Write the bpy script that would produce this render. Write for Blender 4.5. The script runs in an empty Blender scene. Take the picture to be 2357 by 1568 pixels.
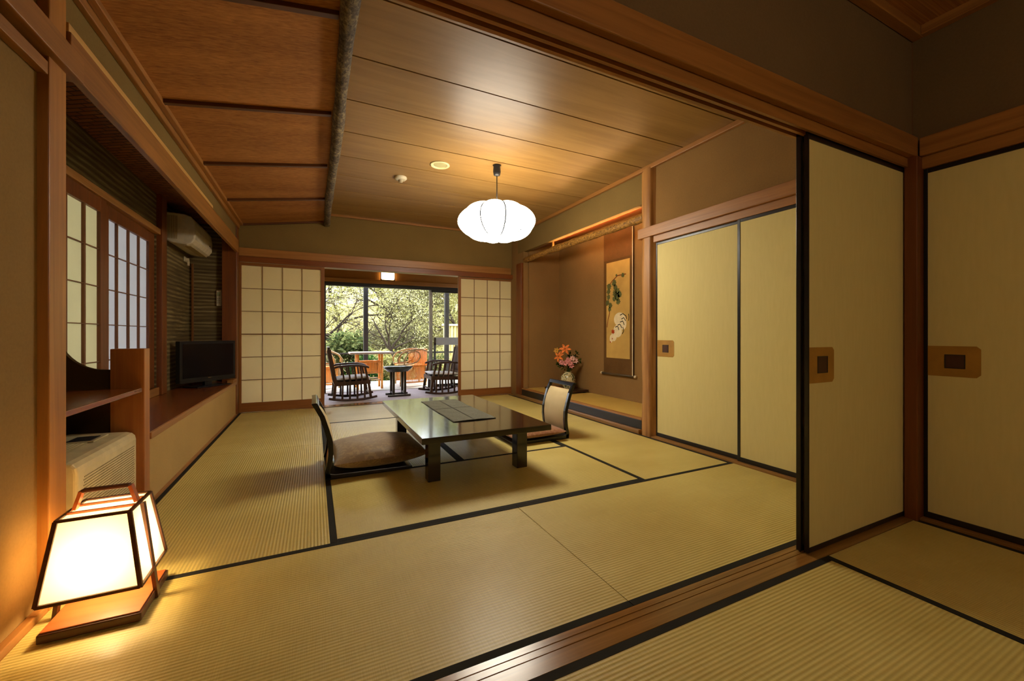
import bpy, bmesh, math, random
from math import sin, cos, pi, radians, sqrt, atan2
from mathutils import Vector, Matrix, noise as mnoise
random.seed(7)
SC = bpy.context.scene
COL = SC.collection

# ------------------------------------------------------------------ mesh builder
class MB:
    def __init__(s):
        s.v = []; s.f = []; s.m = []; s.cur = 0; s.sm = []
    def mat(s, i): s.cur = i; return s
    def add(s, vs, fs, smooth=False):
        b = len(s.v); s.v += [tuple(v) for v in vs]
        for f in fs:
            s.f.append(tuple(b + i for i in f)); s.m.append(s.cur); s.sm.append(smooth)
        return s
    def box(s, x0, x1, y0, y1, z0, z1):
        if x0 > x1: x0, x1 = x1, x0
        if y0 > y1: y0, y1 = y1, y0
        if z0 > z1: z0, z1 = z1, z0
        return s.add([(x0,y0,z0),(x1,y0,z0),(x1,y1,z0),(x0,y1,z0),(x0,y0,z1),(x1,y0,z1),(x1,y1,z1),(x0,y1,z1)],
                     [(0,3,2,1),(4,5,6,7),(0,1,5,4),(1,2,6,5),(2,3,7,6),(3,0,4,7)])
    def hexa(s, b, t):      # b,t : 4 bottom and 4 top corners
        return s.add(list(b)+list(t), [(0,3,2,1),(4,5,6,7),(0,1,5,4),(1,2,6,5),(2,3,7,6),(3,0,4,7)])
    def prism(s, pts, axis, a, c):   # polygon pts in the two other axes, extruded along axis
        def P(p, t):
            if axis == 'x': return (t, p[0], p[1])
            if axis == 'y': return (p[0], t, p[1])
            return (p[0], p[1], t)
        n = len(pts)
        return s.add([P(p, a) for p in pts]+[P(p, c) for p in pts],
                     [tuple(range(n)), tuple(range(2*n-1, n-1, -1))]+[(i, i+n, (i+1)%n+n, (i+1)%n) for i in range(n)])
    def bar(s, p, q, w, h=None, up=(0,0,1)):   # rectangular bar
        h = h or w; p = Vector(p); q = Vector(q); d = (q-p).normalized(); u = Vector(up)
        if abs(d.dot(u)) > .98: u = Vector((0,1,0))
        r = d.cross(u).normalized(); u = r.cross(d)
        k = [(-1,-1),(1,-1),(1,1),(-1,1)]
        return s.add([e+r*(a*w/2)+u*(b*h/2) for e in (p,q) for a,b in k],
                     [(0,1,2,3),(7,6,5,4),(0,4,5,1),(1,5,6,2),(2,6,7,3),(3,7,4,0)])
    def tube(s, pts, r, n=8, cap=True):
        pts = [Vector(p) for p in pts]; R = r if isinstance(r, (list, tuple)) else [r]*len(pts)
        d0 = (pts[1]-pts[0]).normalized(); u = Vector((0,0,1)) if abs(d0.z) < .9 else Vector((1,0,0))
        r0 = d0.cross(u).normalized(); vs = []
        for i, p in enumerate(pts):
            d = (pts[min(i+1, len(pts)-1)]-pts[max(i-1, 0)]).normalized()
            r0 = (r0-d*r0.dot(d)).normalized(); u0 = d.cross(r0)
            vs += [p+(r0*cos(2*pi*k/n)+u0*sin(2*pi*k/n))*R[i] for k in range(n)]
        fs = [(i*n+k, i*n+(k+1)%n, (i+1)*n+(k+1)%n, (i+1)*n+k) for i in range(len(pts)-1) for k in range(n)]
        if cap: fs += [tuple(range(n-1,-1,-1)), tuple((len(pts)-1)*n+k for k in range(n))]
        return s.add(vs, fs, True)
    def lathe(s, prof, c=(0,0,0), n=32, cap=True):
        vs = [(c[0]+r*cos(2*pi*k/n), c[1]+r*sin(2*pi*k/n), c[2]+z) for r, z in prof for k in range(n)]
        fs = [(i*n+k, i*n+(k+1)%n, (i+1)*n+(k+1)%n, (i+1)*n+k) for i in range(len(prof)-1) for k in range(n)]
        if cap: fs += [tuple(range(n-1,-1,-1)), tuple((len(prof)-1)*n+k for k in range(n))]
        return s.add(vs, fs, True)
    def grid(s, fn, nu, nv, closed_u=False, smooth=True):
        vs = [fn(i/nu, j/nv) for j in range(nv+1) for i in range(nu+1)]
        return s.add(vs, [(j*(nu+1)+i, j*(nu+1)+i+1, (j+1)*(nu+1)+i+1, (j+1)*(nu+1)+i) for j in range(nv) for i in range(nu)], smooth)
    def build(s, name, mats, parent=None, bevel=0, loc=None, recalc=False, seg=2):
        me = bpy.data.meshes.new(name)
        o0 = Vector(loc) if loc else None
        vs = [tuple(Vector(v)-o0) for v in s.v] if o0 else s.v
        me.from_pydata(vs, [], s.f)
        for mm in (mats if isinstance(mats, (list, tuple)) else [mats]): me.materials.append(mm)
        for p, mi, sm in zip(me.polygons, s.m, s.sm): p.material_index = mi; p.use_smooth = sm
        if recalc:
            bm = bmesh.new(); bm.from_mesh(me); bmesh.ops.recalc_face_normals(bm, faces=bm.faces); bm.to_mesh(me); bm.free()
        me.update()
        ob = bpy.data.objects.new(name, me); COL.objects.link(ob)
        if loc: ob.location = loc
        if parent is not None:
            ob.parent = parent
            if not loc:            # vertices are in world coordinates: undo the parent's transform
                ob.matrix_parent_inverse = Matrix.Translation(-Vector(parent.location))
        if bevel:
            md = ob.modifiers.new('bevel', 'BEVEL'); md.width = bevel; md.segments = seg; md.limit_method = 'ANGLE'; md.angle_limit = radians(40)
        return ob

def tag(o, label=None, cat=None, group=None, kind=None):
    if label: o['label'] = label
    if cat: o['category'] = cat
    if group: o['group'] = group
    if kind: o['kind'] = kind
    return o
def thing(name, label, cat, loc=(0,0,0), group=None, kind=None):
    o = bpy.data.objects.new(name, None); COL.objects.link(o); o.location = loc; o.empty_display_size = .1
    return tag(o, label, cat, group, kind)
def struct(name, mb, m, parent=None, label=None, cat=None, bevel=0):
    o = mb.build(name, m, parent, bevel)
    if parent is None: tag(o, label, cat, kind='structure')
    return o
TR = [0]
def trim(mb, m, label, bevel=.002, cat='trim', loc=None):
    TR[0] += 1
    return tag(mb.build('trim_%d' % TR[0], m, None, bevel), label, cat, kind='structure')

# ------------------------------------------------------------------ materials
def lin(c):
    return tuple(((x/12.92) if x <= .04045 else ((x+.055)/1.055)**2.4) for x in c)
def rgb(h):
    return lin(tuple(int(h[i:i+2], 16)/255 for i in (0, 2, 4)))
class NT:
    def __init__(s, name):
        s.m = bpy.data.materials.new(name); s.m.use_nodes = True; s.t = s.m.node_tree
        s.b = s.t.nodes['Principled BSDF']; s.out = s.t.nodes['Material Output']
    def n(s, t, **k):
        x = s.t.nodes.new(t)
        for a, b in k.items():
            if a in x.inputs.keys(): x.inputs[a].default_value = b
            else: setattr(x, a, b)
        return x
    def l(s, a, b): s.t.links.new(a, b)
    def coord(s, scale=(1,1,1), rot=(0,0,0)):
        tc = s.n('ShaderNodeTexCoord'); mp = s.n('ShaderNodeMapping'); mp.inputs['Scale'].default_value = scale; mp.inputs['Rotation'].default_value = rot
        s.l(tc.outputs['Object'], mp.inputs['Vector']); return mp.outputs['Vector']
    def noise(s, vec, scale, detail=4, rough=.55, dist=0):
        x = s.n('ShaderNodeTexNoise'); x.inputs['Scale'].default_value = scale; x.inputs['Detail'].default_value = detail
        x.inputs['Roughness'].default_value = rough; x.inputs['Distortion'].default_value = dist
        s.l(vec, x.inputs['Vector']); return x.outputs['Fac']
    def ramp(s, fac, stops):
        r = s.n('ShaderNodeValToRGB'); e = r.color_ramp.elements
        while len(e) < len(stops): e.new(.5)
        for el, (p, c) in zip(e, stops): el.position = p; el.color = (*c, 1)
        s.l(fac, r.inputs['Fac']); return r.outputs['Color']
    def math(s, op, a, b=None):
        x = s.n('ShaderNodeMath'); x.operation = op
        for i, q in enumerate((a, b)):
            if q is None: continue
            if isinstance(q, (int, float)): x.inputs[i].default_value = q
            else: s.l(q, x.inputs[i])
        return x.outputs[0]
    def mix(s, fac, a, b, mode='MIX'):
        x = s.n('ShaderNodeMixRGB'); x.blend_type = mode
        for i, q in zip(('Fac', 'Color1', 'Color2'), (fac, a, b)):
            if isinstance(q, (int, float)): x.inputs[i].default_value = q
            elif isinstance(q, tuple): x.inputs[i].default_value = (*q, 1)
            else: s.l(q, x.inputs[i])
        return x.outputs['Color']
    def bump(s, h, strength=.3, dist=.002):
        x = s.n('ShaderNodeBump'); x.inputs['Strength'].default_value = strength; x.inputs['Distance'].default_value = dist
        s.l(h, x.inputs['Height']); s.l(x.outputs['Normal'], s.b.inputs['Normal']); return x
    def col(s, c):
        if isinstance(c, tuple): s.b.inputs['Base Color'].default_value = (*c, 1)
        else: s.l(c, s.b.inputs['Base Color'])
        return s
    def rough(s, r, spec=.5):
        s.b.inputs['Roughness'].default_value = r; s.b.inputs['Specular IOR Level'].default_value = spec; return s

def wood(name, c1, c2, axis='x', rough=.45, grain=1.0, spec=.5, c3=None):
    t = NT(name); k = 22*grain
    sc = {'x': (.9, k, k), 'y': (k, .9, k), 'z': (k, k, .9)}[axis]
    v = t.coord(sc); f = t.noise(v, 1.3, 5, .62, .6)
    sc2 = {'x': (.35, 4, 4), 'y': (4, .35, 4), 'z': (4, 4, .35)}[axis]
    f2 = t.noise(t.coord(sc2), 1.1, 3, .5, .3)
    f3 = t.math('ADD', t.math('MULTIPLY', f, .62), t.math('MULTIPLY', f2, .38))
    c = t.ramp(f3, [(.32, c1), (.66, c2)] if c3 is None else [(.3, c1), (.5, c2), (.7, c3)])
    t.col(c).rough(rough, spec); t.bump(f, .12, .0008)
    return t.m
def plain(name, c, rough=.5, spec=.5, metal=0, nz=.04, scale=14):
    t = NT(name); f = t.noise(t.coord(), scale, 3)
    d = tuple(max(0, x*(1-nz*2.2)) for x in c); e = tuple(min(1, x*(1+nz*2.2)) for x in c)
    t.col(t.ramp(f, [(.35, d), (.65, e)])).rough(rough, spec); t.b.inputs['Metallic'].default_value = metal
    return t.m
def plaster(name, c, nz=.05):
    t = NT(name); v = t.coord(); f = t.noise(v, 90, 5, .7); g = t.noise(v, 2.0, 3)
    h = t.math('ADD', t.math('MULTIPLY', f, .5), t.math('MULTIPLY', g, .5))
    d = tuple(x*(1-nz*2) for x in c); e = tuple(x*(1+nz*2) for x in c)
    t.col(t.ramp(h, [(.36, d), (.64, e)])).rough(.92, .2); t.bump(f, .25, .001); return t.m
def tatami(name, axis, tint=(1,1,1)):
    t = NT(name); tc = t.n('ShaderNodeTexCoord'); sp = t.n('ShaderNodeSeparateXYZ'); t.l(tc.outputs['Object'], sp.inputs[0])
    across = sp.outputs['Y' if axis == 'x' else 'X']; along = sp.outputs['X' if axis == 'x' else 'Y']
    s1 = t.math('SINE', t.math('MULTIPLY', across, 2*pi/.0140))
    s1 = t.math('ADD', t.math('MULTIPLY', s1, .5), .5)
    rush = t.noise(t.coord((400, 9, 1) if axis == 'x' else (9, 400, 1)), 1.0, 3, .6)
    big = t.noise(t.coord((1.1, 1.7, 1)), 1.4, 3)
    a = tuple(x*y for x, y in zip(rgb('BAA24E'), tint)); b = tuple(x*y for x, y in zip(rgb('DAC878'), tint))
    mixf = t.math('ADD', t.math('MULTIPLY', rush, .45), t.math('MULTIPLY', big, .55))
    c = t.ramp(mixf, [(.3, a), (.7, b)])
    c = t.mix(t.math('MULTIPLY', t.math('SUBTRACT', 1.0, s1), .34), c, rgb('8A7234'))
    t.col(c).rough(.5, .5); t.b.inputs['Coat Weight'].default_value = .22; t.b.inputs['Coat Roughness'].default_value = .28
    h = t.math('ADD', s1, t.math('MULTIPLY', rush, .35))
    t.bump(h, .6, .0024)
    return t.m
def fabric(name, c, c2=None, scale=260, rough=.9, bump=.3):
    t = NT(name); v = t.coord(); f = t.noise(v, scale, 3, .7); g = t.noise(v, 6, 3)
    h = t.math('ADD', t.math('MULTIPLY', f, .6), t.math('MULTIPLY', g, .4)); c2 = c2 or tuple(x*.72 for x in c)
    t.col(t.ramp(h, [(.35, c2), (.65, c)])).rough(rough, .2); t.bump(f, bump, .001); return t.m
def paper(name, c, trans=.55, nz=.03):
    t = NT(name); v = t.coord(); f = t.noise(v, 5, 5, .7)
    cc = t.ramp(f, [(.3, tuple(x*(1-nz) for x in c)), (.7, c)])
    d = t.n('ShaderNodeBsdfDiffuse'); tr = t.n('ShaderNodeBsdfTranslucent'); mx = t.n('ShaderNodeMixShader')
    t.l(cc, d.inputs['Color']); t.l(cc, tr.inputs['Color']); mx.inputs[0].default_value = trans
    t.l(d.outputs[0], mx.inputs[1]); t.l(tr.outputs[0], mx.inputs[2]); t.l(mx.outputs[0], t.out.inputs['Surface']); return t.m
def emit(name, c, s):
    t = NT(name); t.col(c); t.b.inputs['Emission Color'].default_value = (*c, 1); t.b.inputs['Emission Strength'].default_value = s; return t.m
def leaf(name, c1, c2, trans=.35):
    t = NT(name); oi = t.n('ShaderNodeNewGeometry'); r = oi.outputs['Random Per Island']
    cc = t.ramp(r, [(.0, c1), (1., c2)])
    d = t.n('ShaderNodeBsdfDiffuse'); tr = t.n('ShaderNodeBsdfTranslucent'); mx = t.n('ShaderNodeMixShader')
    t.l(cc, d.inputs['Color']); t.l(cc, tr.inputs['Color']); mx.inputs[0].default_value = trans
    t.l(d.outputs[0], mx.inputs[1]); t.l(tr.outputs[0], mx.inputs[2]); t.l(mx.outputs[0], t.out.inputs['Surface']); return t.m

W1, W2, W3 = rgb('7E5020'), rgb('B0783A'), rgb('BE7F3C')
woodX = wood('cedar_x', W1, W2, 'x', .42); woodY = wood('cedar_y', W1, W2, 'y', .42); woodZ = wood('cedar_z', rgb('8E5A22'), rgb('BC8038'), 'z', .42)
woodZd = wood('cedar_dark_z', rgb('5A2C0C'), rgb('7E4416'), 'z', .4)
shojiX = wood('shoji_frame_x', rgb('74400F'), rgb('935A22'), 'x', .5); shojiZ = wood('shoji_frame_z', rgb('74400F'), rgb('935A22'), 'z', .5)
lattice = wood('lattice', rgb('5E3512'), rgb('7C4A1C'), 'z', .5)
sillX = wood('threshold_wood', rgb('6E4A20'), rgb('9A6E34'), 'x', .22, 1.5)
sillY = wood('sill_wood', rgb('6E4A20'), rgb('9A6E34'), 'y', .3, 1.5)
tokoZ = wood('alcove_post_wood', rgb('7A4A18'), rgb('C08A48'), 'z', .5, .8)
ceilX = wood('ceiling_board', rgb('826030'), rgb('A07C46'), 'x', .42, .5, .34)
slopeW = wood('rough_ceiling_board', rgb('74421A'), rgb('BC8040'), 'x', .75, 4.2, .25)
redX = wood('red_lacquer_wood', rgb('A04A1C'), rgb('C46A30'), 'x', .3)
redY = wood('counter_wood', rgb('5C2A0C'), rgb('8A4A1C'), 'y', .25, .8)
lampwood = wood('lantern_dark_wood', rgb('3C1C0A'), rgb('6A3614'), 'x', .35)
lampbase = wood('lantern_base_wood', rgb('9A4A1C'), rgb('B86430'), 'x', .35)
chairwood = wood('rocker_wood', rgb('24120A'), rgb('452616'), 'z', .35)
wallP = plaster('plaster_wall', rgb('7E6638')); wallL = plaster('plaster_left', rgb('8E7040')); wallT = plaster('alcove_plaster', rgb('8C6A3C'))
wallF = plaster('low_wall_cloth', rgb('B09058')); wallA = plaster('anteroom_plaster', rgb('70593A'))
darkpl = plaster('partition_plaster', rgb('43300F'))
tatX = tatami('tatami_rush_x', 'x'); tatY = tatami('tatami_rush_y', 'y'); tatT = tatami('alcove_rush', 'y', (1.05, .86, .6))
border = fabric('black_cloth_border', rgb('2A271E'), rgb('1C1A15'), 500, .85)
black = plain('black_lacquer', (.006,.005,.005), .18, .5)
black2 = plain('black_lacquer_satin', (.008,.006,.006), .3, .5)
fusumaP = NT('sliding_door_paper'); _v = fusumaP.coord((1,1,.15)); fusumaP.col(fusumaP.ramp(fusumaP.noise(_v, 60, 3), [(.3, rgb('D6C684')), (.7, rgb('DACA88'))])).rough(.7, .25); fusumaP = fusumaP.m
goldP = plain('gold_pull_plate', rgb('A87A2C'), .5); pullin = plain('pull_recess', rgb('4A2E22'), .45, .5, .3)
shojiP = paper('shoji_paper', rgb('EEE0BC'), .5); winP = paper('window_paper', rgb('C6C6C6'), .34); winQ = paper('window_paper_yellowish', rgb('CAC4A6'), .34)  # near sash paper is yellower than the far one
whiteP = plain('white_plastic', rgb('CFC4A8'), .4, .5); whiteD = plain('aged_plastic', rgb('C2B488'), .4)
heatm = plain('heater_metal', rgb('CFBF90'), .32, .5)
darkgrey = plain('dark_grey_plastic', (.02,.02,.022), .35)
tvm = plain('tv_body', (.010,.011,.014), .28); scr = plain('tv_screen', (.006,.006,.008), .12)
chrome = plain('polished_metal', (.7,.7,.7), .2, .5, 1)
alu = plain('aluminium', (.30,.29,.27), .4, .5, .6); darkmetal = plain('dark_bronze_metal', (.012,.010,.009), .4)
cream = fabric('cream_upholstery', rgb('C8B488'), rgb('B4A074'), 400, .6, .15)
backf = fabric('tan_chair_back', rgb('C8935A'), rgb('B07C48'), 300, .6, .15)

# ------------------------------------------------------------------ dimensions
XL, XR, YB = -.816, 2.79, 5.83
XW = -1.27                     # window wall of the bay
ZC = 2.515                     # flat ceiling
YP0, YP1 = 1.0, 1.075          # wall over the sliding doors

# ------------------------------------------------------------------ floors and mats
floor_main = struct('floor', MB().box(-1.35, 3.5, 1.091, 5.95, -.12, -.056), sillX, label='base floor of the main room under the mats', cat='floor')
floor_ante = struct('floor', MB().box(-.9, 2.95, -2.6, .979, -.12, -.056), sillX, label='base floor of the near room under the mats', cat='floor')
def mat(x0, x1, y0, y1, axis, parent):
    g = .0012; bw = .029
    top = 0.0
    m = MB().box(x0+g, x1-g, y0+g, y1-g, -.055, top-.0012).build('tatami_mat', tatX if axis == 'x' else tatY, parent, .0015)
    if axis == 'x': r = [(x0+g, x1-g, y0+g-.0006, y0+bw), (x0+g, x1-g, y1-bw, y1-g+.0006)]
    else: r = [(x0+g-.0006, x0+bw, y0+g, y1-g), (x1-bw, x1-g+.0006, y0+g, y1-g)]
    for q in r:
        b = MB().box(*q, -.054, top).build('cloth_border', border, m, 0)
        b.matrix_parent_inverse = Matrix.Identity(4)
    return m
MX = 2.762
for a in [(XL, .998, 1.091, 2.012, 'x'), (.998, MX, 1.091, 2.012, 'x'),
          (XL, .093, 2.012, 3.885, 'y'), (XL, .093, 3.885, 5.80, 'y'),
          (.093, 1.905, 2.012, 2.925, 'x'),
          (.093, .985, 2.925, 4.74, 'y'), (.985, 1.905, 2.925, 4.74, 'y'),
          (.093, 1.905, 4.74, 5.80, 'x'),
          (1.905, MX, 2.012, 3.885, 'y'), (1.905, MX, 3.885, 5.80, 'y')]:
    mat(*a, floor_main)
for a in [(.10, 1.941, .045, .979, 'x'), (XL, .10, .045, .979, 'x'), (1.941, MX, -.87, .979, 'y'), (XL, 1.941, -.87, .045, 'x'), (XL, MX, -2.5, -.87, 'x')]:
    mat(*a, floor_ante)

# threshold with two door tracks
tb = MB()
tb.prism([(.980, -.06), (1.090, -.06), (1.090, .0), (1.066, .0), (1.066, -.004), (1.062, -.004), (1.062, 0), (1.040, 0), (1.040, -.004), (1.036, -.004), (1.036, 0), (.980, 0)], 'x', -.842, 2.80)
trim(tb, sillX, 'wooden threshold with two door tracks between the two rooms', 0, 'threshold')
# sill in front of the closet doors
trim(MB().box(2.763, 2.87, 1.09, 2.80, -.056, .012), sillY, 'wooden sill under the closet sliding doors', .002, 'sill')
trim(MB().box(2.763, 2.86, -2.0, .965, -.056, .012), sillY, 'wooden sill under the sliding doors of the near room', .002, 'sill')
trim(MB().box(2.765, 2.84, 2.96, 5.6, -.056, .035), sillY, 'low wooden rail under the alcove edge', .002, 'rail')
trim(MB().box(XL-.004, 2.85, 5.802, 5.96, -.056, .004), sillX, 'wooden sill under the paper doors at the back', .002, 'sill')

# ------------------------------------------------------------------ walls
struct('wall_left', MB().box(-.95, -.842, -2.6, 1.985, -.06, 2.52), wallL, label='tan plaster wall beside the glowing lantern', cat='wall')
trim(MB().box(-.842, -.816, -2.5, 1.94, -.05, .022), woodY, 'slim wooden skirting beside the lantern', .003, 'skirting')
# bay: window wall, far wall, ceiling
wl = MB()
def stripe_mat():
    t = NT('striped_wall_covering'); tc = t.n('ShaderNodeTexCoord'); sp = t.n('ShaderNodeSeparateXYZ'); t.l(tc.outputs['Object'], sp.inputs[0])
    wob = t.noise(t.coord((1.2, 1.2, 6)), 1.5, 3)
    z = t.math('ADD', t.math('MULTIPLY', sp.outputs['Z'], 150), t.math('MULTIPLY', wob, 6))
    s = t.math('ADD', t.math('MULTIPLY', t.math('SINE', z), .5), .5)
    n2 = t.noise(t.coord((2.2, 2.2, 60)), 1.0, 5, .75, .8)
    s = t.math('MULTIPLY', s, t.noise(t.coord((2, 2, 9)), 1.0, 3)); f = t.math('ADD', t.math('MULTIPLY', s, .40), t.math('MULTIPLY', n2, .64))
    t.col(t.ramp(f, [(.22, rgb('3A2C1E')), (.45, rgb('6A5A38')), (.72, rgb('A89A6C'))])).rough(.7, .3); t.bump(f, .4, .003); return t.m
stripeM = stripe_mat()
WY0, WY1, WZ0, WZ1 = 2.95, 4.66, .47, 1.83
wl.box(XW-.1, XW, 1.96, WY0, -.06, 2.25).box(XW-.1, XW, WY1, 5.80, -.06, 2.25).box(XW-.1, XW, WY0, WY1, -.06, WZ0).box(XW-.1, XW, WY0, WY1, WZ1+.05, 2.25)
struct('wall_bay', wl, stripeM, label='dark striped wall around the bay window', cat='wall')
struct('wall_bay_end', MB().box(XW, -.95, 5.72, 5.80, .40, 2.25), stripeM, label='dark striped wall panel behind the television', cat='wall')
struct('wall_bay_near', MB().box(XW-.1, -.95, 1.90, 1.985, -.06, 2.25), wallL, label='plaster return hidden behind the near post', cat='wall')
def weave():
    t = NT('woven_bark_ceiling'); ch = t.n('ShaderNodeTexBrick'); ch.inputs['Scale'].default_value = 1.0
    ch.inputs['Brick Width'].default_value = .12; ch.inputs['Row Height'].default_value = .035; ch.inputs['Mortar Size'].default_value = .006; ch.inputs['Mortar Smooth'].default_value = .8
    ch.inputs['Color1'].default_value = (*rgb('9A5A26'), 1); ch.inputs['Color2'].default_value = (*rgb('7A4418'), 1); ch.inputs['Mortar'].default_value = (*rgb('241006'), 1)
    t.l(t.coord((1,1,1), (0,0,radians(32))), ch.inputs['Vector']); t.col(ch.outputs['Color']).rough(.6)
    inv = t.math('SUBTRACT', 1.0, ch.outputs['Fac']); t.bump(inv, .6, .006); return t.m
struct('ceiling_bay', MB().box(XW-.1, -.86, 1.9, 5.8, 2.20, 2.25), weave(), label='woven dark ceiling of the window bay', cat='ceiling')
# low wall and counter
struct('wall_low_left', MB().box(-.90, -.822, 2.885, 5.66, -.06, .372), wallF, label='low cloth-covered wall under the wooden counter', cat='wall')
trim(MB().box(-.822, -.812, 2.885, 5.66, 0, .02), woodY, 'slim skirting along the low wall', .001, 'skirting')
counter = thing('window_counter', 'long reddish wooden counter under the window with television on it', 'counter', (-1.04, 4.3, .37))
MB().box(XW, -.822, 2.885, 5.72, .372, .400).build('counter_top', redY, counter, .003)
MB().box(-.822, -.806, 2.885, 5.62, .366, .402).build('edge_strip', woodY, counter, .003)
MB().box(-.87, -.812, 5.44, 5.66, .4005, .435).build('end_block', woodY, counter, .003)

# posts on the left
trim(MB().box(-.95, -.812, 1.937, 2.045, -.056, 2.62), woodZ, 'square wooden post behind the glowing lantern', .004, 'post')
trim(MB().box(-.955, -.812, 5.66, 5.81, -.056, 2.27), woodZd, 'wooden corner post beside the television', .004, 'post')
# long beam and wall above
trim(MB().box(-.832, -.800, 2.045, 5.70, 1.902, 2.048), woodY, 'long wooden beam over the window bay', .004, 'beam')
trim(MB().box(-.832, -.806, 2.045, 4.4, 2.0485, 2.080), wood('painted_light_strip', rgb('C09048'), rgb('E0B468'), 'y', .5), 'pale strip painted as light along the top of the long beam', .002, 'light strip')  # pale wood stands in for a bright lit strip on the beam
struct('wall_left_upper', MB().box(-.90, -.822, 2.0, 5.80, 2.045, 2.62), wallP, label='narrow plaster band between beam and sloping ceiling', cat='wall')
trim(MB().box(-.822, -.797, 2.0, 5.78, 2.20, 2.245), woodY, 'dark wooden moulding below the sloping ceiling', .003, 'moulding')
trim(MB().box(-.797, -.765, 1.08, 5.78, 2.238, 2.268), woodY, 'lighter wooden edge of the sloping ceiling', .003, 'moulding')
# near left rails
trim(MB().box(-.842, -.786, -2.5, 2.105, 1.888, 1.982), woodY, 'upper wooden rail ending on the near post', .004, 'rail')
trim(MB().box(-.842, -.812, -2.5, 1.932, 1.822, 1.866), woodY, 'lower wooden rail stopping short of the near post', .003, 'rail')

# sloping ceiling
battenM = wood('batten_wood', rgb('4A260A'), rgb('5E3412'), 'x', .5)  # shade on the batten undersides is put into this dark colour
sl = MB()
def zs(x): return 2.262 + (x+.80)*(2.405-2.262)/(.13+.80)
sl.hexa([(-.83, 1.08, zs(-.83)), (.15, 1.08, zs(.15)), (.15, 5.85, zs(.15)), (-.83, 5.85, zs(-.83))],
        [(-.83, 1.08, zs(-.83)+.03), (.15, 1.08, zs(.15)+.03), (.15, 5.85, zs(.15)+.03), (-.83, 5.85, zs(-.83)+.03)])
struct('ceiling_slope', sl, slopeW, label='sloping ceiling of rough brown boards left of the log', cat='ceiling')
for i, y in enumerate([1.09, 2.01, 2.935, 3.855, 4.80, 5.79]):
    trim(MB().hexa([(-.80, y-.016, zs(-.80)-.022), (.10, y-.016, zs(.10)-.022), (.10, y+.016, zs(.10)-.022), (-.80, y+.016, zs(-.80)-.022)],
                   [(-.80, y-.016, zs(-.80)), (.10, y-.016, zs(.10)), (.10, y+.016, zs(.10)), (-.80, y+.016, zs(-.80))]), battenM,
         ['batten nearest the near room', 'second batten of the sloping ceiling from the near room', 'third batten of the sloping ceiling from the near room', 'fourth batten of the sloping ceiling from the near room',
          'fifth batten of the sloping ceiling, second from the back wall', 'batten of the sloping ceiling against the back wall'][i], .002, 'batten')
def barkm():
    t = NT('bark'); f = t.noise(t.coord((14, 9, 14)), 4, 6, .7, .4); g = t.noise(t.coord((3, 3, 3)), 2, 3)
    h = t.math('ADD', t.math('MULTIPLY', f, .7), t.math('MULTIPLY', g, .3))
    t.col(t.ramp(h, [(.35, rgb('2A2420')), (.5, rgb('5E5244')), (.68, rgb('A8966C'))])).rough(.8, .3); t.bump(f, .8, .004); return t.m
bk = barkm()
lg = MB(); pts = []; rr = []
for i in range(50):
    y = 1.08 + (5.83-1.08)*i/49
    pts.append((.145+.004*sin(y*2.3), y, 2.385+.003*sin(y*3.1))); rr.append(.037+.003*sin(y*4.4)+.002*sin(y*11))
lg.tube(pts, rr, 18)
trim(lg, bk, 'round bark-covered log dividing the two ceilings', 0, 'log')
# flat ceiling of wide boards with dark seams
cl = MB(); y = 1.0; ys = [1.517+.473*i for i in range(10)]
prev = 1.07
for yy in ys+[5.95]:
    yy = min(yy, 5.95)
    if yy-prev > .02: cl.box(.135, 2.95, prev+.0055, yy-.0055, ZC, ZC+.02)
    prev = yy
cl.mat(1).box(.10, 2.95, 1.0, 5.95, ZC+.02, ZC+.05); cl.mat(0).box(.10, .14, 1.07, 5.95, 2.41, ZC+.02)
struct('ceiling', cl, [ceilX, plain('seam_dark', rgb('3A2008'), .9, .1)], label='flat ceiling of wide glossy boards right of the log', cat='ceiling')
struct('ceiling_near_room', MB().box(-.95, 2.95, -2.6, 1.0, 2.50, 2.55), slopeW, label='dark wooden ceiling of the near room', cat='ceiling')
trim(MB().box(-.842, 2.79, .955, 1.0, 2.452, 2.50), woodX, 'dark ceiling moulding over the sliding doors in the near room', .003, 'moulding')
trim(MB().box(2.75, 2.79, -2.5, .955, 2.452, 2.50), woodY, 'dark ceiling moulding on the right of the near room', .003, 'moulding')
trim(MB().box(2.785, 2.815, 1.08, 5.83, 2.475, ZC), woodY, 'ceiling moulding along the alcove and closet wall', .003, 'moulding')
trim(MB().box(.18, 2.785, 5.80, 5.83, 2.487, ZC), woodX, 'ceiling moulding over the back wall', .003, 'moulding')

# wall over the sliding doors between the rooms
struct('wall_near', MB().box(-.842, 2.80, YP0+.002, YP1-.002, 1.86, 2.55), wallA, label='plaster wall above the opening between the rooms', cat='wall')
kb = MB()
kb.prism([(1.0, 1.80), (1.012, 1.80), (1.012, 1.815), (1.030, 1.815), (1.030, 1.80), (1.043, 1.80), (1.043, 1.815), (1.061, 1.815), (1.061, 1.80), (1.075, 1.80), (1.075, 1.86), (1.0, 1.86)], 'x', -.842, 2.79)
trim(kb, woodX, 'grooved wooden lintel the sliding doors run in', 0, 'lintel')
trim(MB().box(-.842, 2.766, .970, 1.0, 1.845, 1.945), woodX, 'wide wooden rail above the sliding doors in the near room', .004, 'rail')
trim(MB().box(-.80, 2.80, 1.0755, 1.10, 1.845, 1.945), woodX, 'wooden rail above the opening on the main room side', .004, 'rail')
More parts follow.
